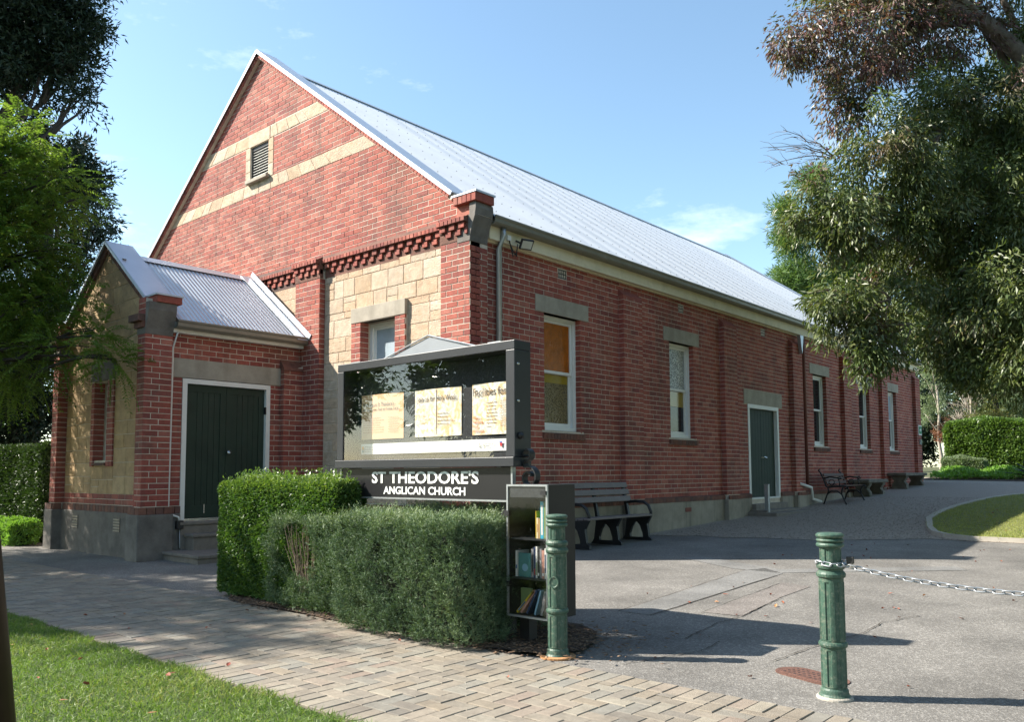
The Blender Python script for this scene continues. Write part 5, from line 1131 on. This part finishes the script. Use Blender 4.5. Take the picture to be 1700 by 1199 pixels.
# clipped hedges: leaves spread over and just under a lumpy box surface, round a dark core
def hedge_pts(x0, x1, y0, y1, z0, z1, dens, bulge=.05, f=3., taper=0, rnd_=.09, depth=.05, faces='fblrt'):
    out = []; nr = []
    W_, D_, H_ = x1 - x0, y1 - y0, z1 - z0
    def face(n, fn, nn): u, v = rng.random(n), rng.random(n); out.append(fn(u, v)); nr.append(np.tile(np.array([nn], float), (n, 1)))
    if 'f' in faces: face(int(dens * W_ * H_), lambda u, v: np.stack([x0 + u * W_, np.full_like(u, y0), z0 + v * H_], 1), (0, -1, 0))
    if 'b' in faces: face(int(dens * W_ * H_ * .5), lambda u, v: np.stack([x0 + u * W_, np.full_like(u, y1), z0 + v * H_], 1), (0, 1, 0))
    if 'l' in faces: face(int(dens * D_ * H_), lambda u, v: np.stack([np.full_like(u, x0), y0 + u * D_, z0 + v * H_], 1), (-1, 0, 0))
    if 'r' in faces: face(int(dens * D_ * H_), lambda u, v: np.stack([np.full_like(u, x1), y0 + u * D_, z0 + v * H_], 1), (1, 0, 0))
    if 't' in faces: face(int(dens * W_ * D_ * 1.25), lambda u, v: np.stack([x0 + u * W_, y0 + v * D_, np.full_like(u, z1)], 1), (0, 0, 1))
    P = np.concatenate(out); N = np.concatenate(nr)
    c = np.array([(x0 + x1) / 2, (y0 + y1) / 2, 0]); hs = np.array([W_ / 2, D_ / 2, 1])
    # round the vertical and the top edges
    q = np.array([min(rnd_, W_ / 2), min(rnd_, D_ / 2), rnd_])
    lo = np.array([x0, y0, z0 - 9]) + q; hi = np.array([x1, y1, z1]) - q
    cl = np.clip(P, lo, hi); dv = P - cl; ln = np.linalg.norm(dv, axis=1, keepdims=True); N2 = np.where(ln > 1e-6, dv / np.maximum(ln, 1e-6), N); P = np.where(ln > 1e-6, cl + N2 * np.minimum(ln, rnd_), P)
    P = P + N2 * (bulge * wav(P, f, 1.1) + bulge * .6 * wav(P, f * 2.7, 4.) - depth * rng.random(len(P)) ** 2)[:, None]
    if taper:
        t = np.clip((P[:, 2] - z0) / H_, 0, 1); k = 1 - taper * (1 - t) ** 2; P[:, 1] = c[1] + (P[:, 1] - c[1]) * k; P[:, 0] = x1 + (P[:, 0] - x1) * (1 - taper * .25 * (1 - t) ** 1.5)
    return P, N2
def core(mb, x0, x1, y0, y1, z0, z1): return mb.box(x0, x1, y0, y1, z0, z1)

# box hedge left of the notice board
bh = empty('box_hedge', (1.0, -3.4, 0), 'tall bright green clipped box hedge left of the notice board', 'hedge')
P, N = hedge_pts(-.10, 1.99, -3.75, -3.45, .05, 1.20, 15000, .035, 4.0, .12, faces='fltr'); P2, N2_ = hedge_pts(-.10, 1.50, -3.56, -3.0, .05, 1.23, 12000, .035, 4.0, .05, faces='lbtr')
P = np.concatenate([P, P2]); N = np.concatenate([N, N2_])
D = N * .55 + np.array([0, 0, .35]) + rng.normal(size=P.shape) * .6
leaves('foliage', P, D, .030 * (.7 + .6 * rng.random(len(P))), .017, M['box'], bh, bend=.5, rnd=np.clip(.62 * rng.random(len(P)) ** 1.2 + .42 * np.clip((P[:, 2] - 1.02) / .2, 0, 1), 0, 1))  # top leaves paler: new growth, plus a sunlit top put into the colour
n = 1500; i = rng.choice(np.where(N[:, 2] > .5)[0], n); Pt = P[i] + np.stack([rng.normal(size=n) * .01, rng.normal(size=n) * .01, rng.random(n) ** 3 * .10], 1)
leaves('new_shoots', Pt, rng.normal(size=(n, 3)) * .5 + np.array([0, 0, .8]), .034, .016, M['midleaf'], bh)
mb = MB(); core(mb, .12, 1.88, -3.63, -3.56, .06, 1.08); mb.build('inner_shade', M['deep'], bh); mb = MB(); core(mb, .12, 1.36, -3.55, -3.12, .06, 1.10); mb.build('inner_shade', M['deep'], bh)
mb = MB()
for k in range(9): limb(mb, (.35 + k * .13, -3.42 + random.uniform(-.1, .1), -.05), (.3 + k * .135, -3.42, .5), .018, .008)
mb.build('stems', M['twig'], bh)

# rosemary: needles in upright sprigs
def rosemary(e, x0, x1, y0, y1, z1, dens, hole=None, taper=.12, tall=.03):
    P, N = hedge_pts(x0, x1, y0, y1, .04  , z1, dens, .03, 3.6, taper, .08, .06); P = P + N * (.035 * wav(P, 13., .7))[:, None]; kk = wav(P, 6.5, 3.3) + .5 * wav(P, 15., 1.) > -.62; P, N = P[kk | (N[:, 2] > .5)], N[kk | (N[:, 2] > .5)]
    if hole is not None:
        h = ((P[:, 0] - hole[0]) / hole[1]) ** 2 + ((P[:, 2] - hole[2]) / hole[3]) ** 2 + .35 * wav(P, 9) < 1
        P, N = P[~(h & (N[:, 1] < -.3))], N[~(h & (N[:, 1] < -.3))]
    n = len(P); A = unit(N * .5 + np.array([0, 0, .75]) + rng.normal(size=(n, 3)) * .35); SL_ = .05 + .04 * rng.random(n)
    SL_ = np.where(N[:, 2] > .6, SL_ + tall * rng.random(n) ** 4 * 3, SL_)
    Ps = []; Ds = []; R_ = []; b = np.clip(.26 + .22 * wav(P, 5, 2.) + .14 * rng.normal(size=n) + .5 * np.clip((P[:, 2] - z1 + .12) / .14, 0, 1), 0, 1)  # needles paler near the top: sunlit tops put into the colour
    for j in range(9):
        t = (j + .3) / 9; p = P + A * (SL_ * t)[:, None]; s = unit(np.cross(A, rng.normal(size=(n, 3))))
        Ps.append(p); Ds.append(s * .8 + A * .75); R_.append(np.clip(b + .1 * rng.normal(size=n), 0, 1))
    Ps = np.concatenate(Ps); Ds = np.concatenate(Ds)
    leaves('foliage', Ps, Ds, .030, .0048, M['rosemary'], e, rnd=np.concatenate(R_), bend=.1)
r1 = empty('rosemary_bush', (1.6, -3.6, 0), 'clipped rosemary bush with a bare woody hole, below the box hedge', 'shrub')
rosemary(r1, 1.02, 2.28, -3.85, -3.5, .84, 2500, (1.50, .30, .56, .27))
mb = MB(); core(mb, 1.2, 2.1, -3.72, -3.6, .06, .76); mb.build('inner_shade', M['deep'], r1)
mb = MB()
for k in range(46):
    x = random.uniform(1.3, 1.8); limb(mb, (1.55 + (x - 1.55) * .4, -3.74, .05), (x + random.uniform(-.1, .1), -3.80 + random.uniform(-.05, .05), random.uniform(.55, .84)), .006, .002, .1, 5)
mb.build('bare_stems', M['twig'], r1)
r2 = empty('rosemary_bush', (3.0, -3.7, 0), 'wide clipped rosemary hedge in front of the notice board', 'shrub')
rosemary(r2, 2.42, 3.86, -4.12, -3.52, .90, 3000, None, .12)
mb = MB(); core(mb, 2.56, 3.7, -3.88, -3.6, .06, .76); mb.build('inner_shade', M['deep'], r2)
mb = MB()
for k in range(16): x = random.uniform(3.0, 3.8); limb(mb, (x, -3.75, .0), (x + random.uniform(-.15, .2), -4.0 + random.uniform(-.05, .1), random.uniform(.25, .5)), .011, .004, .2, 5)
mb.build('bare_stems', M['twig'], r2)
r3 = empty('rosemary_bush', (3.0, -3.0, 0), 'loose rosemary growing behind the posts of the notice board', 'shrub')
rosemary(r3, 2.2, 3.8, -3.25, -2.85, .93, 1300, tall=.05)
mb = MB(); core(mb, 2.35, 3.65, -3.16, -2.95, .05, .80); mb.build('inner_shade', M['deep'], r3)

# trees (lobe = centre x, y, z and radius)
ASH = [(3.22, 6.78, 9.21, 1.35), (2.64, 6.27, 9.22, 0.70), (4.10, 8.17, 9.70, 1.30), (3.68, 6.74, 6.98, 1.10), (4.64, 8.17, 7.78, 1.40), (2.98, 6.24, 5.87, 0.95), (2.49, 5.96, 5.64, 0.50), (3.69, 7.56, 5.59, 1.20), (3.22, 5.96, 4.02, 0.75), (3.54, 6.29, 3.61, 0.65), (2.92, 5.68, 4.18, 0.40), (3.47, 6.00, 3.17, 0.33), (4.71, 8.41, 6.02, 1.50), (4.58, 7.80, 4.27, 1.25), (5.39, 7.85, 4.16, 1.30), (4.21, 7.56, 3.48, 0.60), (4.87, 7.50, 3.14, 0.60), (5.51, 7.40, 3.07, 0.75), (5.37, 9.47, 7.88, 1.50), (6.64, 10.05, 6.56, 1.90), (6.53, 10.16, 4.36, 1.70), (6.26, 10.72, 9.84, 1.90), (4.60, 9.07, 11.84, 1.90), (3.40, 7.42, 11.07, 1.40), (5.94, 10.21, 12.19, 1.90), (7.11, 11.53, 9.25, 2.10), (3.90, 11.51, 7.90, 1.80), (3.25, 9.89, 5.04, 1.20), (4.28, 12.07, 5.65, 1.60), (5.21, 14.02, 7.70, 1.90)]
JAC = [(-6.3, -3.9, 6.05, 0.7), (-5.80, -3.45, 5.92, 0.42), (-5.62, -3.2, 5.62, 0.28), (-6.0, -4.1, 4.83, 0.9), (-5.62, -3.72, 4.66, 0.45), (-5.75, -3.85, 3.78, 0.6), (-5.30, -3.62, 3.87, 0.35), (-4.66, -3.25, 3.31, 0.22), (-5.1, -3.6, 3.15, 0.30), (-4.30, -3.12, 2.95, 0.12), (-5.96, -4.00, 3.09, 0.70), (-5.98, -3.70, 6.64, 0.35), (-7.17, -4.67, 5.93, 1.30), (-7.15, -4.77, 4.45, 1.40), (-8.27, -5.58, 5.46, 1.60), (-8.34, -5.51, 4.03, 1.50), (-9.67, -6.10, 4.93, 1.90), (-8.29, -5.10, 7.10, 1.10)]
DARK = [(-15.98, -1.16, 13.66, 1.70), (-14.96, -0.23, 13.33, 1.00), (-15.57, -0.65, 12.20, 1.10), (-14.64, 0.24, 11.39, 0.50), (-14.83, -0.02, 12.36, 0.65), (-14.48, 0.20, 13.16, 0.45), (-17.26, -2.15, 12.37, 2.10), (-16.88, -2.08, 14.95, 2.40), (-15.42, -0.80, 14.94, 1.80)]
DARK2 = [(-16.94, 1.01, 10.21, 0.90), (-16.57, 1.39, 9.68, 0.50), (-15.53, 1.10, 8.32, 0.55), (-15.82, 0.91, 7.64, 0.60), (-18.96, 0.57, 10.22, 2.00), (-20.67, -0.84, 9.31, 2.20), (-17.51, 0.84, 6.87, 1.00)]
DARK3 = [(-16.38, -0.52, 3.67, 1.10), (-15.81, 0.06, 2.86, 0.70), (-15.95, -0.27, 4.96, 0.90), (-17.33, -1.39, 4.00, 1.50), (-15.61, 0.09, 4.31, 0.50), (-16.69, -0.66, 2.38, 1.00)]
PINE = [(-7.05, 28.03, 13.48, 0.50), (-6.88, 28.33, 11.95, 0.85), (-6.70, 28.67, 10.14, 1.20), (-6.38, 29.14, 8.19, 1.50), (-5.64, 29.97, 6.38, 1.50), (-5.05, 31.44, 10.22, 1.90), (-5.33, 30.91, 13.08, 1.50), (-6.30, 29.86, 15.08, 0.70), (-4.78, 31.99, 7.08, 1.60)]
BGD = [(-5.18, 49.49, 8.68, 2.50), (-6.61, 49.76, 10.04, 2.00), (-3.38, 50.95, 9.82, 2.75), (-1.60, 52.44, 10.58, 3.25), (-8.01, 46.89, 9.85, 2.75), (-4.71, 51.20, 12.40, 3.25), (0.68, 54.51, 9.80, 3.75)]
BGE = [(-3.23, 36.50, 5.59, 1.12), (-3.53, 36.38, 4.08, 0.88), (-2.93, 36.85, 4.68, 0.88), (-3.28, 36.34, 6.80, 1.00)]
BGT = [(-2.21, 39.14, 4.78, 1.12), (-2.24, 38.96, 6.33, 0.88), (-2.02, 39.40, 3.84, 1.00), (-2.59, 38.87, 4.16, 0.75)]
BGO = [(-0.71, 37.60, 4.00, 1.23), (-0.74, 37.42, 5.48, 0.98), (-0.75, 37.30, 6.66, 0.65), (-0.42, 37.52, 7.39, 0.39)]
BGC = [(0.46, 38.23, 3.97, 1.38), (0.44, 38.04, 5.73, 1.12), (0.41, 37.86, 7.20, 0.75), (0.89, 38.63, 3.68, 1.50)]
BGP = [(-1.26, 31.26, 3.05, 0.64), (-1.57, 31.01, 2.87, 0.45), (-0.97, 31.53, 2.86, 0.51)]
TW = [(2.76, 5.93, 7.09, 0.00), (2.33, 5.53, 7.31, 0.00), (2.12, 5.37, 6.99, 0.00), (2.71, 5.91, 6.78, 0.00), (2.14, 5.42, 6.67, 0.00), (2.40, 5.61, 7.04, 0.00)]
LIMB = [(6.26, 11.00, 0.38, 0.20), (6.11, 10.34, 5.60, 0.20), (5.47, 9.18, 8.97, 0.17), (4.97, 8.55, 9.59, 0.13), (4.37, 7.98, 9.98, 0.10), (3.36, 6.95, 8.72, 0.05), (2.83, 6.27, 8.24, 0.02), (4.42, 7.75, 10.09, 0.08), (3.69, 7.56, 5.48, 0.06), (3.18, 6.49, 5.13, 0.02)]
at_ = tree('ash_tree', 'large dark leafed ash tree tinged red, overhanging the church from the garden lawn', (6.5, 10.9), (6.0, 10.0, 8.4), .26, ASH, 'bark', forks=ASH[19:])
mb = MB(); L_ = LIMB[1:]
mb.tube([p[:3] for p in LIMB[:5]], [p[3] for p in LIMB[:5]], 9); limb(mb, LIMB[3][:3], LIMB[5][:3], .07, .02, .15, 8); limb(mb, LIMB[5][:3], LIMB[6][:3], .02, .006); limb(mb, LIMB[3][:3], LIMB[7][:3], .07, .04); limb(mb, LIMB[1][:3], LIMB[8][:3], .07, .035); limb(mb, LIMB[8][:3], LIMB[9][:3], .035, .01)
for c in ASH[:19]:
    for k in range(4): d = Vector(tuple(sphere(1)[0])); a = Vector(c[:3]) + Vector((.7, .6, .25)) * c[3]; limb(mb, a, Vector(c[:3]) + d * c[3] * .8, .028, .006, .2, 5)
mb.build('limbs', M['bark'], at_, True, fix=False)
mb = MB()
for c in TW:
    a = Vector((2.95, 6.3, 6.85)); e = Vector(c[:3]); limb(mb, a, e, .012, .004, .15, 6)
    for k in range(9): t = random.uniform(.35, 1); p = a.lerp(e, t); limb(mb, p, p + Vector((random.uniform(-.38, -.05), random.uniform(-.3, .05), random.uniform(-.12, .26))), .0045, .0018, .25, 4)
mb.build('bare_twigs', M['twig'], at_, fix=False)
ash_a = [(x, y, z, r * .94) for x, y, z, r in ASH[3:]]
crown('crown', at_, ash_a, M['ash'], 30, 190, .37, .125, .031, .85, .9, spread=.48)
crown('red_crown', at_, ASH[:3] + [(2.3, 5.9, 9.0, .4), (3.3, 6.6, 7.8, .55)], M['ash_red'], 24, 165, .36, .125, .031, .85, .9, spread=.45)
jt = tree('jacaranda_tree', 'bright green feathery leafed tree overhanging the porch from the footpath', (-9.0, -6.3), (-8.2, -5.4, 5.6), .2, JAC, 'darkbark', forks=JAC)
fronds('crown', jt, JAC, M['jaca'], 52, 11, 13, .40, .07, .024, .36)
dt = tree('evergreen_tree', 'very tall dark evergreen tree at the top left behind the feathery tree', (-17.5, -2.4), (-16.8, -1.6, 14), .4, DARK, 'darkbark')
crown('crown', dt, DARK, M['darkleaf'], 34, 90, .45, .18, .05, .1)
d2 = tree('evergreen_tree', 'mid height dark evergreen tree behind the feathery tree, close to the porch roof', (-18.8, .6), (-18.2, .7, 10), .3, DARK2, 'darkbark')
crown('crown', d2, DARK2, M['darkleaf'], 34, 90, .42, .17, .05, .1)
d3 = tree('evergreen_tree', 'low dark shrubby tree above the left garden hedge', (-16.6, -.6), (-16.4, -.5, 4.6), .14, DARK3, 'darkbark')
DARK3 += [(-17.0, -.2, 5.4, 1.2), (-18.4, -1.0, 3.0, 1.6), (-17.8, -1.2, 5.6, 1.4)]
crown('crown', d3, DARK3, M['darkleaf'], 40, 70, .42, .16, .055, .1)
STB = [(-8.4, -12.4, 10.2, .8), (-9.0, -11.9, 9.8, .75), (-9.3, -11.2, 8.4, 1.7), (-8.2, -10.2, 7.2, 1.2), (-10.4, -11.6, 9.4, 1.6), (-9.8, -12.2, 9.6, 1.2), (-8.6, -9.2, 6.4, 1.1), (-10.8, -9.9, 7.6, 1.5), (-11.8, -12.4, 9.6, 1.6), (-7.6, -11.2, 6.8, .8), (-9.6, -12.1, 8.2, 1.0), (-11.0, -8.4, 6.8, 1.3)]
sb_ = tree('street_tree', 'spreading green street tree on the verge left of the view', (-9.6, -8.2), (-9.4, -10.6, 7.6), .22, STB, 'darkbark')
fronds('crown', sb_, STB, M['jaca'], 22, 9, 12, .42, .085, .032, .38)
STC = [(-4.5, -18.5, 6.0, 1.8), (-3.2, -19.2, 7.4, 1.6), (-5.8, -18.2, 7.6, 1.9), (-4.6, -19.6, 8.8, 1.7), (-6.8, -19.4, 6.4, 1.6), (-3.4, -17.8, 5.2, 1.1), (-8.4, -19.6, 7.6, 2.0), (-9.6, -20.4, 6.0, 1.9)]
sc_ = tree('street_tree', 'dark green street tree across the road', (-5.6, -19), (-5.4, -19, 6.6), .24, STC, 'darkbark')
crown('crown', sc_, STC, M['midleaf'], 16, 70, .45, .16, .06, .3)
def big(x, y, h, r, n): return [(x + math.cos(i * 2.4) * r * .6 * (i % 3 + .5) / 2, y + math.sin(i * 2.4) * r * .6 * (i % 3 + .5) / 2, h * (.35 + .6 * i / n), r * (.62 - .2 * i / n)) for i in range(n)]
for i, (x, y, h, r, lb) in enumerate(((14.2, .8, 13, 5.4, 'added unseen broad tree right of the driveway, blocking skylight'), (14.2, 9.5, 12, 5.2, 'added unseen broad tree beyond the ash tree, blocking skylight'), (4.5, -20.5, 11, 4.4, 'broad street tree across the road behind the viewer'), (14, -19, 12, 4.6, 'broad street tree across the road, right of the viewer'), (-13.5, -22.5, 12, 4.4, 'broad street tree across the road, far left'), (-21, -17, 12, 4.4, 'broad street tree beside the road, furthest left'), (-29, -22, 12, 4.6, 'tall street tree across the road at the far end'))):  # first two: unseen trees added to cut skylight on driveway and side wall
    t = tree('street_tree', lb, (x, y), (x, y, h * .6), .3, big(x, y, h, r, 9), 'bark'); crown('crown', t, big(x, y, h, r, 9), M['midleaf' if i else 'ash'], 9, 62, .6, .30, .11, .3)
for i, (x, y, h, r, lb) in enumerate(((-7.5, 46, 9, 4.2, 'dark tree behind the pine beyond the church'), (-1.2, 47, 8, 4.0, 'dense tree beyond the hedge, behind the thin bare tree'), (5, 45, 9, 4.4, 'dense dark tree far behind the hedge on the right'), (11.5, 43, 9, 4.4, 'dense tree far behind the hedge, furthest right'))):
    t = tree('garden_tree', lb, (x, y), (x, y, 1.5 + h * .6), .3, [(a, b, c * .9 + .2, d) for a, b, c, d in big(x, y, h, r, 10)], 'darkbark'); crown('crown', t, [(a, b, c * .9 + .2, d) for a, b, c, d in big(x, y, h, r, 10)], M[('darkleaf', 'greygreen', 'midleaf', 'darkleaf')[i]], 12, 60, .6, .26, .10, .2)
pt = tree('pine_tree', 'bright green pine tree rising behind the far end of the church roof', (-5.2, 31.5), (-5.2, 31.2, 14), .3, PINE, 'bark')
crown('crown', pt, PINE, M['pine'], 60, 100, .38, .32, .035, -.35, 1, spread=.75)
for nm, lb, base, top, r, lob, bk, m, kw in (
    ('garden_tree', 'dark green tree filling the background above the right hedge', (-2.5, 49.5), (-2.4, 49, 10), .3, BGD, 'darkbark', 'darkleaf', dict(k=16, per=60, cr=.5, L=.22, W=.08, droop=.2)),
    ('garden_tree', 'grey green leafy tree just right of the church end wall', (-2.9, 36.5), (-2.9, 36.3, 5.5), .09, BGE, 'palebark', 'greygreen', dict(k=26, per=60, cr=.28, L=.11, W=.03, droop=.5)),
    ('garden_tree', 'olive and russet conifer above the right hedge', (-.6, 37.8), (-.6, 37.6, 7.2), .12, BGO, 'darkbark', 'olive', dict(k=40, per=55, cr=.24, L=.13, W=.03, droop=.1)),
    ('garden_tree', 'blue green conifer at the right edge above the hedge', (.6, 38.4), (.5, 38.2, 7), .14, BGC, 'darkbark', 'greygreen', dict(k=30, per=60, cr=.3, L=.15, W=.035, droop=.3)),
    ('autumn_shrub', 'pinkish red shrub showing just above the right hedge', (-1.2, 31.2), (-1.2, 31.2, 3.2), .05, BGP, 'twig', 'pink', dict(k=60, per=60, cr=.16, L=.07, W=.03, droop=.2))):
    t = tree(nm, lb, base, top, r, lob, bk, 'tree' if 'tree' in nm else 'shrub'); crown('crown', t, lob, M[m], **kw)
tw = tree('bare_tree', 'thin leafless grey tree between the background trees above the right hedge', (-2, 39), (-2, 38.8, 6.5), .07, BGT, 'palebark')
mb = MB()
for x, y, z, r in BGT:
    for k in range(34): d = Vector(tuple(sphere(1)[0])); limb(mb, (x, y, z - .3), (x + d.x * r, y + d.y * r, z + abs(d.z) * r), .012, .004, .2, 4)
mb.build('twigs', M['palebark'], tw, fix=False); crown('crown', tw, BGT, M['olive'], 14, 14, .3, .08, .025, .3)

def leafy_hedge(name, label, x0, x1, y0, y1, z0, z1, dens, L, W, m, bulge=.1, f=1.6, faces='fblrt'):
    e = empty(name, ((x0 + x1) / 2, (y0 + y1) / 2, z0), label, 'hedge'); P, N = hedge_pts(x0, x1, y0, y1, z0 + .02, z1, dens, bulge, f, .06, .22, .14, faces)
    leaves('foliage', P, N * .5 + np.array([0, 0, .1]) + rng.normal(size=P.shape) * .55, L * (.7 + .6 * rng.random(len(P))), W, M[m], e)
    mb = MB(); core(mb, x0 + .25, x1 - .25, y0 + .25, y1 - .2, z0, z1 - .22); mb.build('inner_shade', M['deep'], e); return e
leafy_hedge('garden_hedge', 'large rounded dark green hedge left of the porch', -15.5, -8.55, -2.55, -1.1, 0, 1.88, 2200, .07, .035, 'darkhedge')
leafy_hedge('garden_hedge', 'long glossy green hedge across the end of the gravel path', -.6, 12, 27.4, 29.2, 1.05, 3.25, 1300, .12, .065, 'midleaf', .12, 1.5)
for lb, x0, x1, y0, y1, z0, z1, m, dn in (('low bright shrubs at the foot of the left garden hedge', -13.5, -8.35, -3.15, -2.6, 0, .42, 'cover', 2600), ('low grey green shrub beside the far corner pier', -.3, 1.2, 25.6, 26.4, 1.0, 1.75, 'greygreen', 2200)):
    e = empty('low_shrub', ((x0 + x1) / 2, (y0 + y1) / 2, z0), lb, 'shrub'); P, N = hedge_pts(x0, x1, y0, y1, z0 + .02, z1, dn, .09, 3.2, .2, .15, .1)
    leaves('foliage', P, N * .5 + np.array([0, 0, .4]) + rng.normal(size=P.shape) * .6, .07, .03, M[m], e); mb = MB(); core(mb, x0 + .15, x1 - .15, y0 + .15, y1 - .12, z0, z1 - .18); mb.build('inner_shade', M['deep'], e)
n = 8000; X = -.2 + 3.9 * rng.random(n); Y = 23.9 + 2.6 * rng.random(n); hh = .42 * (1 - np.abs((Y - 25.2) / 1.5) ** 3) * (.75 + .25 * np.sin(X * 4.1 + Y * 3)); Z = np.interp(Y, PY, PZ) + np.maximum(hh, .03) * (.35 + .65 * rng.random(n) ** .4)
tag(leaves('ground_cover', np.stack([X, Y, Z], 1), rng.normal(size=(n, 3)) * .7 + np.array([0, -.2, .35]), .10, .075, M['cover']), kind='stuff')
poly_sheet('planting_bed', [(-.6, 23.6), (3.4, 22.4), (12, 22.5), (12.4, 30), (-.8, 30)], .014, 'soil')
ag = empty('agave_plant', (3.1, 23.6, gz(23.6)), 'grey green spiky agave in front of the right hedge', 'plant'); g = gz(23.6)
for k in range(30):
    a = k * 2.4; el = .25 + 1.1 * (k / 30); L = 1.0 - .18 * (k / 30); d = Vector((math.cos(a) * math.cos(el), math.sin(a) * math.cos(el), math.sin(el))); s = d.cross(Vector((0, 0, 1))).normalized(); u = s.cross(d)
    c = Vector((3.1, 23.6, g + .06)); mb = MB(); vs_ = []
    for t, w in ((0, .05), (.3, .075), (.65, .055), (1, .004)):
        p = c + d * L * t - Vector((0, 0, .18 * t * t * L)); vs_ += [p - s * w + u * w * .35, p - u * .012, p + s * w + u * w * .35, p + u * .012]
    fs_ = [(0, 1, 2, 3)[::-1], (12, 13, 14, 15)]
    for i in range(3):
        for j in range(4): fs_.append((4 * i + j, 4 * i + (j + 1) % 4, 4 * i + 4 + (j + 1) % 4, 4 * i + 4 + j))
    mb.add(vs_, fs_); mb.build('leaf', M['agave'], ag)

# grass
def in_poly(X, Y, poly):
    ins = np.zeros(len(X), bool); j = len(poly) - 1
    for i in range(len(poly)):
        xi, yi = poly[i]; xj, yj = poly[j]; c = ((yi > Y) != (yj > Y)) & (X < (xj - xi) * (Y - yi) / (yj - yi + 1e-12) + xi); ins ^= c; j = i
    return ins
def grass(name, X, Y, L, W, m, dz):
    n = len(X); D = np.stack([rng.normal(size=n) * .75, rng.normal(size=n) * .75, np.full(n, .8)], 1); pt_ = wav(np.stack([X, Y, 0 * X], 1), 2.6)
    return tag(leaves(name, np.stack([X, Y, np.interp(Y, PY, PZ) + dz], 1), D, L * (.6 + .7 * rng.random(n)) * (1 + .25 * pt_), W, M[m], None, rnd=np.clip(.45 + .3 * pt_ + .25 * rng.normal(size=n), 0, 1), bend=.6), kind='stuff')
n = 105000; X = -2.5 + 8.3 * rng.random(n); Y = -5.56 - 2.5 * rng.random(n) ** 1.15; k = Y < -5.575 + .035 * np.sin(X * 7) + .02 * np.sin(X * 19); grass('lawn_grass', X[k], Y[k], .048, .0042, 'grass', .015)
n = 60000; X = 3.1 + 5.5 * rng.random(n); Y = 5.95 + 12 * rng.random(n) ** 1.3; k = in_poly(X, Y, LR) & (X < 8.2); grass('garden_grass', X[k], Y[k], .04, .007, 'drygrass', .045)
# gravel stones and mulch chips
n = 15000; X = -.1 + 5.6 * rng.random(n); Y = 4.5 + 11 * rng.random(n) ** 1.7; k = in_poly(X, Y, GP_EDGE) & ~in_poly(X, Y, LR) & (X > .1); X, Y = X[k], Y[k]; n = len(X)
base_ = np.array([[1, 0, 0], [0, 1, 0], [-1, 0, 0], [0, -1, 0], [0, 0, .8], [0, 0, -.6]]); F0 = np.array([[0, 1, 4], [1, 2, 4], [2, 3, 4], [3, 0, 4], [1, 0, 5], [2, 1, 5], [3, 2, 5], [0, 3, 5]])
def pebbles(name, X, Y, r, m, dz, stretch=1.):
    n = len(X); a = rng.random(n) * 6.28; V = np.repeat(base_[None], n, 0) * (r * (.5 + rng.random(n)))[:, None, None] * (1 + .5 * rng.normal(size=(n, 6, 1)).clip(-1, 1) * .4); V[:, :, 0] *= stretch
    ca, sa = np.cos(a)[:, None], np.sin(a)[:, None]; V = np.stack([V[:, :, 0] * ca - V[:, :, 1] * sa, V[:, :, 0] * sa + V[:, :, 1] * ca, V[:, :, 2] * (.6 if stretch == 1 else .4)], 2) + np.stack([X, Y, np.interp(Y, PY, PZ) + dz], 1)[:, None, :]
    return tag(np_mesh(name, V.reshape(-1, 3), (F0[None] + (np.arange(n) * 6)[:, None, None]).reshape(-1, 3), np.repeat(rng.random(n), 8), M[m]), kind='stuff')
pebbles('gravel', X, Y, .011, 'gravel', .008)
n = 5200; X = -.3 + 4.8 * rng.random(n); Y = -4.0 + 1.2 * rng.random(n); k = in_poly(X, Y, BED) | ((Y < -3.87) & (X > .6) & (X < 4.2) & (rng.random(n) < .35)); X, Y = X[k], Y[k]; X2 = 4.15 + .28 * rng.normal(size=700); Y2_ = -3.35 + .35 * rng.normal(size=700); k = (Y2_ > -3.95) & (Y2_ < -2.3); pebbles('mulch', np.concatenate([X, X2[k]]), np.concatenate([Y, Y2_[k]]), .010, 'mulch', .032, 2.2)
# fallen leaves
LM = []
for v in range(4):
    mb = MB(); L, W = (.07, .03) if v < 2 else (.05, .028); c = .008 + .006 * v
    mb.add([(-L / 2, 0, .003), (-L * .2, W / 2, c), (L * .2, W / 2, c * .7), (L / 2, 0, .006 + .003 * v), (L * .2, -W / 2, c * .9), (-L * .2, -W / 2, c * .6), (0, 0, .002)], [(0, 6, 1), (1, 6, 2), (2, 6, 3), (3, 6, 4), (4, 6, 5), (5, 6, 0)])
    me = mb.mesh('fallen_leaf'); me.materials.append(M['fallen']); LM.append(me)
def leaf_drop(X, Y, dz, label, group):
    for x, y in zip(X, Y):
        o = link('fallen_leaf', random.choice(LM)); o.location = (x, y, gz(y) + dz); o.rotation_euler = (random.gauss(0, .15), random.gauss(0, .15), random.random() * 6.28); s = random.uniform(.5, .95); o.scale = (s, s, s); tag(o, label, 'leaf', group)
n = 95; X = 3.0 + 5.5 * rng.random(n) ** .8; Y = -3.4 + 8.6 * rng.random(n); leaf_drop(X, Y, .008, 'small dry reddish leaf lying loose on the asphalt driveway', 'fallen leaves on the driveway')
n = 12; X = -1 + 7 * rng.random(n); Y = -5.4 + 1.4 * rng.random(n); leaf_drop(X, Y, .026, 'small dry reddish leaf lying loose on the brick paving', 'fallen leaves on the footpath')
n = 14; X = 0 + 4.5 * rng.random(n); Y = -6.6 + .9 * rng.random(n); leaf_drop(X, Y, .055, 'small dry reddish leaf lying in the green grass', 'fallen leaves on the verge')
n = 26; X = 3.4 + 4.2 * rng.random(n); Y = 6.4 + 5 * rng.random(n); k = in_poly(X, Y, LR); leaf_drop(X[k], Y[k], .095, 'small dry leaf lying on the garden lawn', 'fallen leaves on the garden lawn')
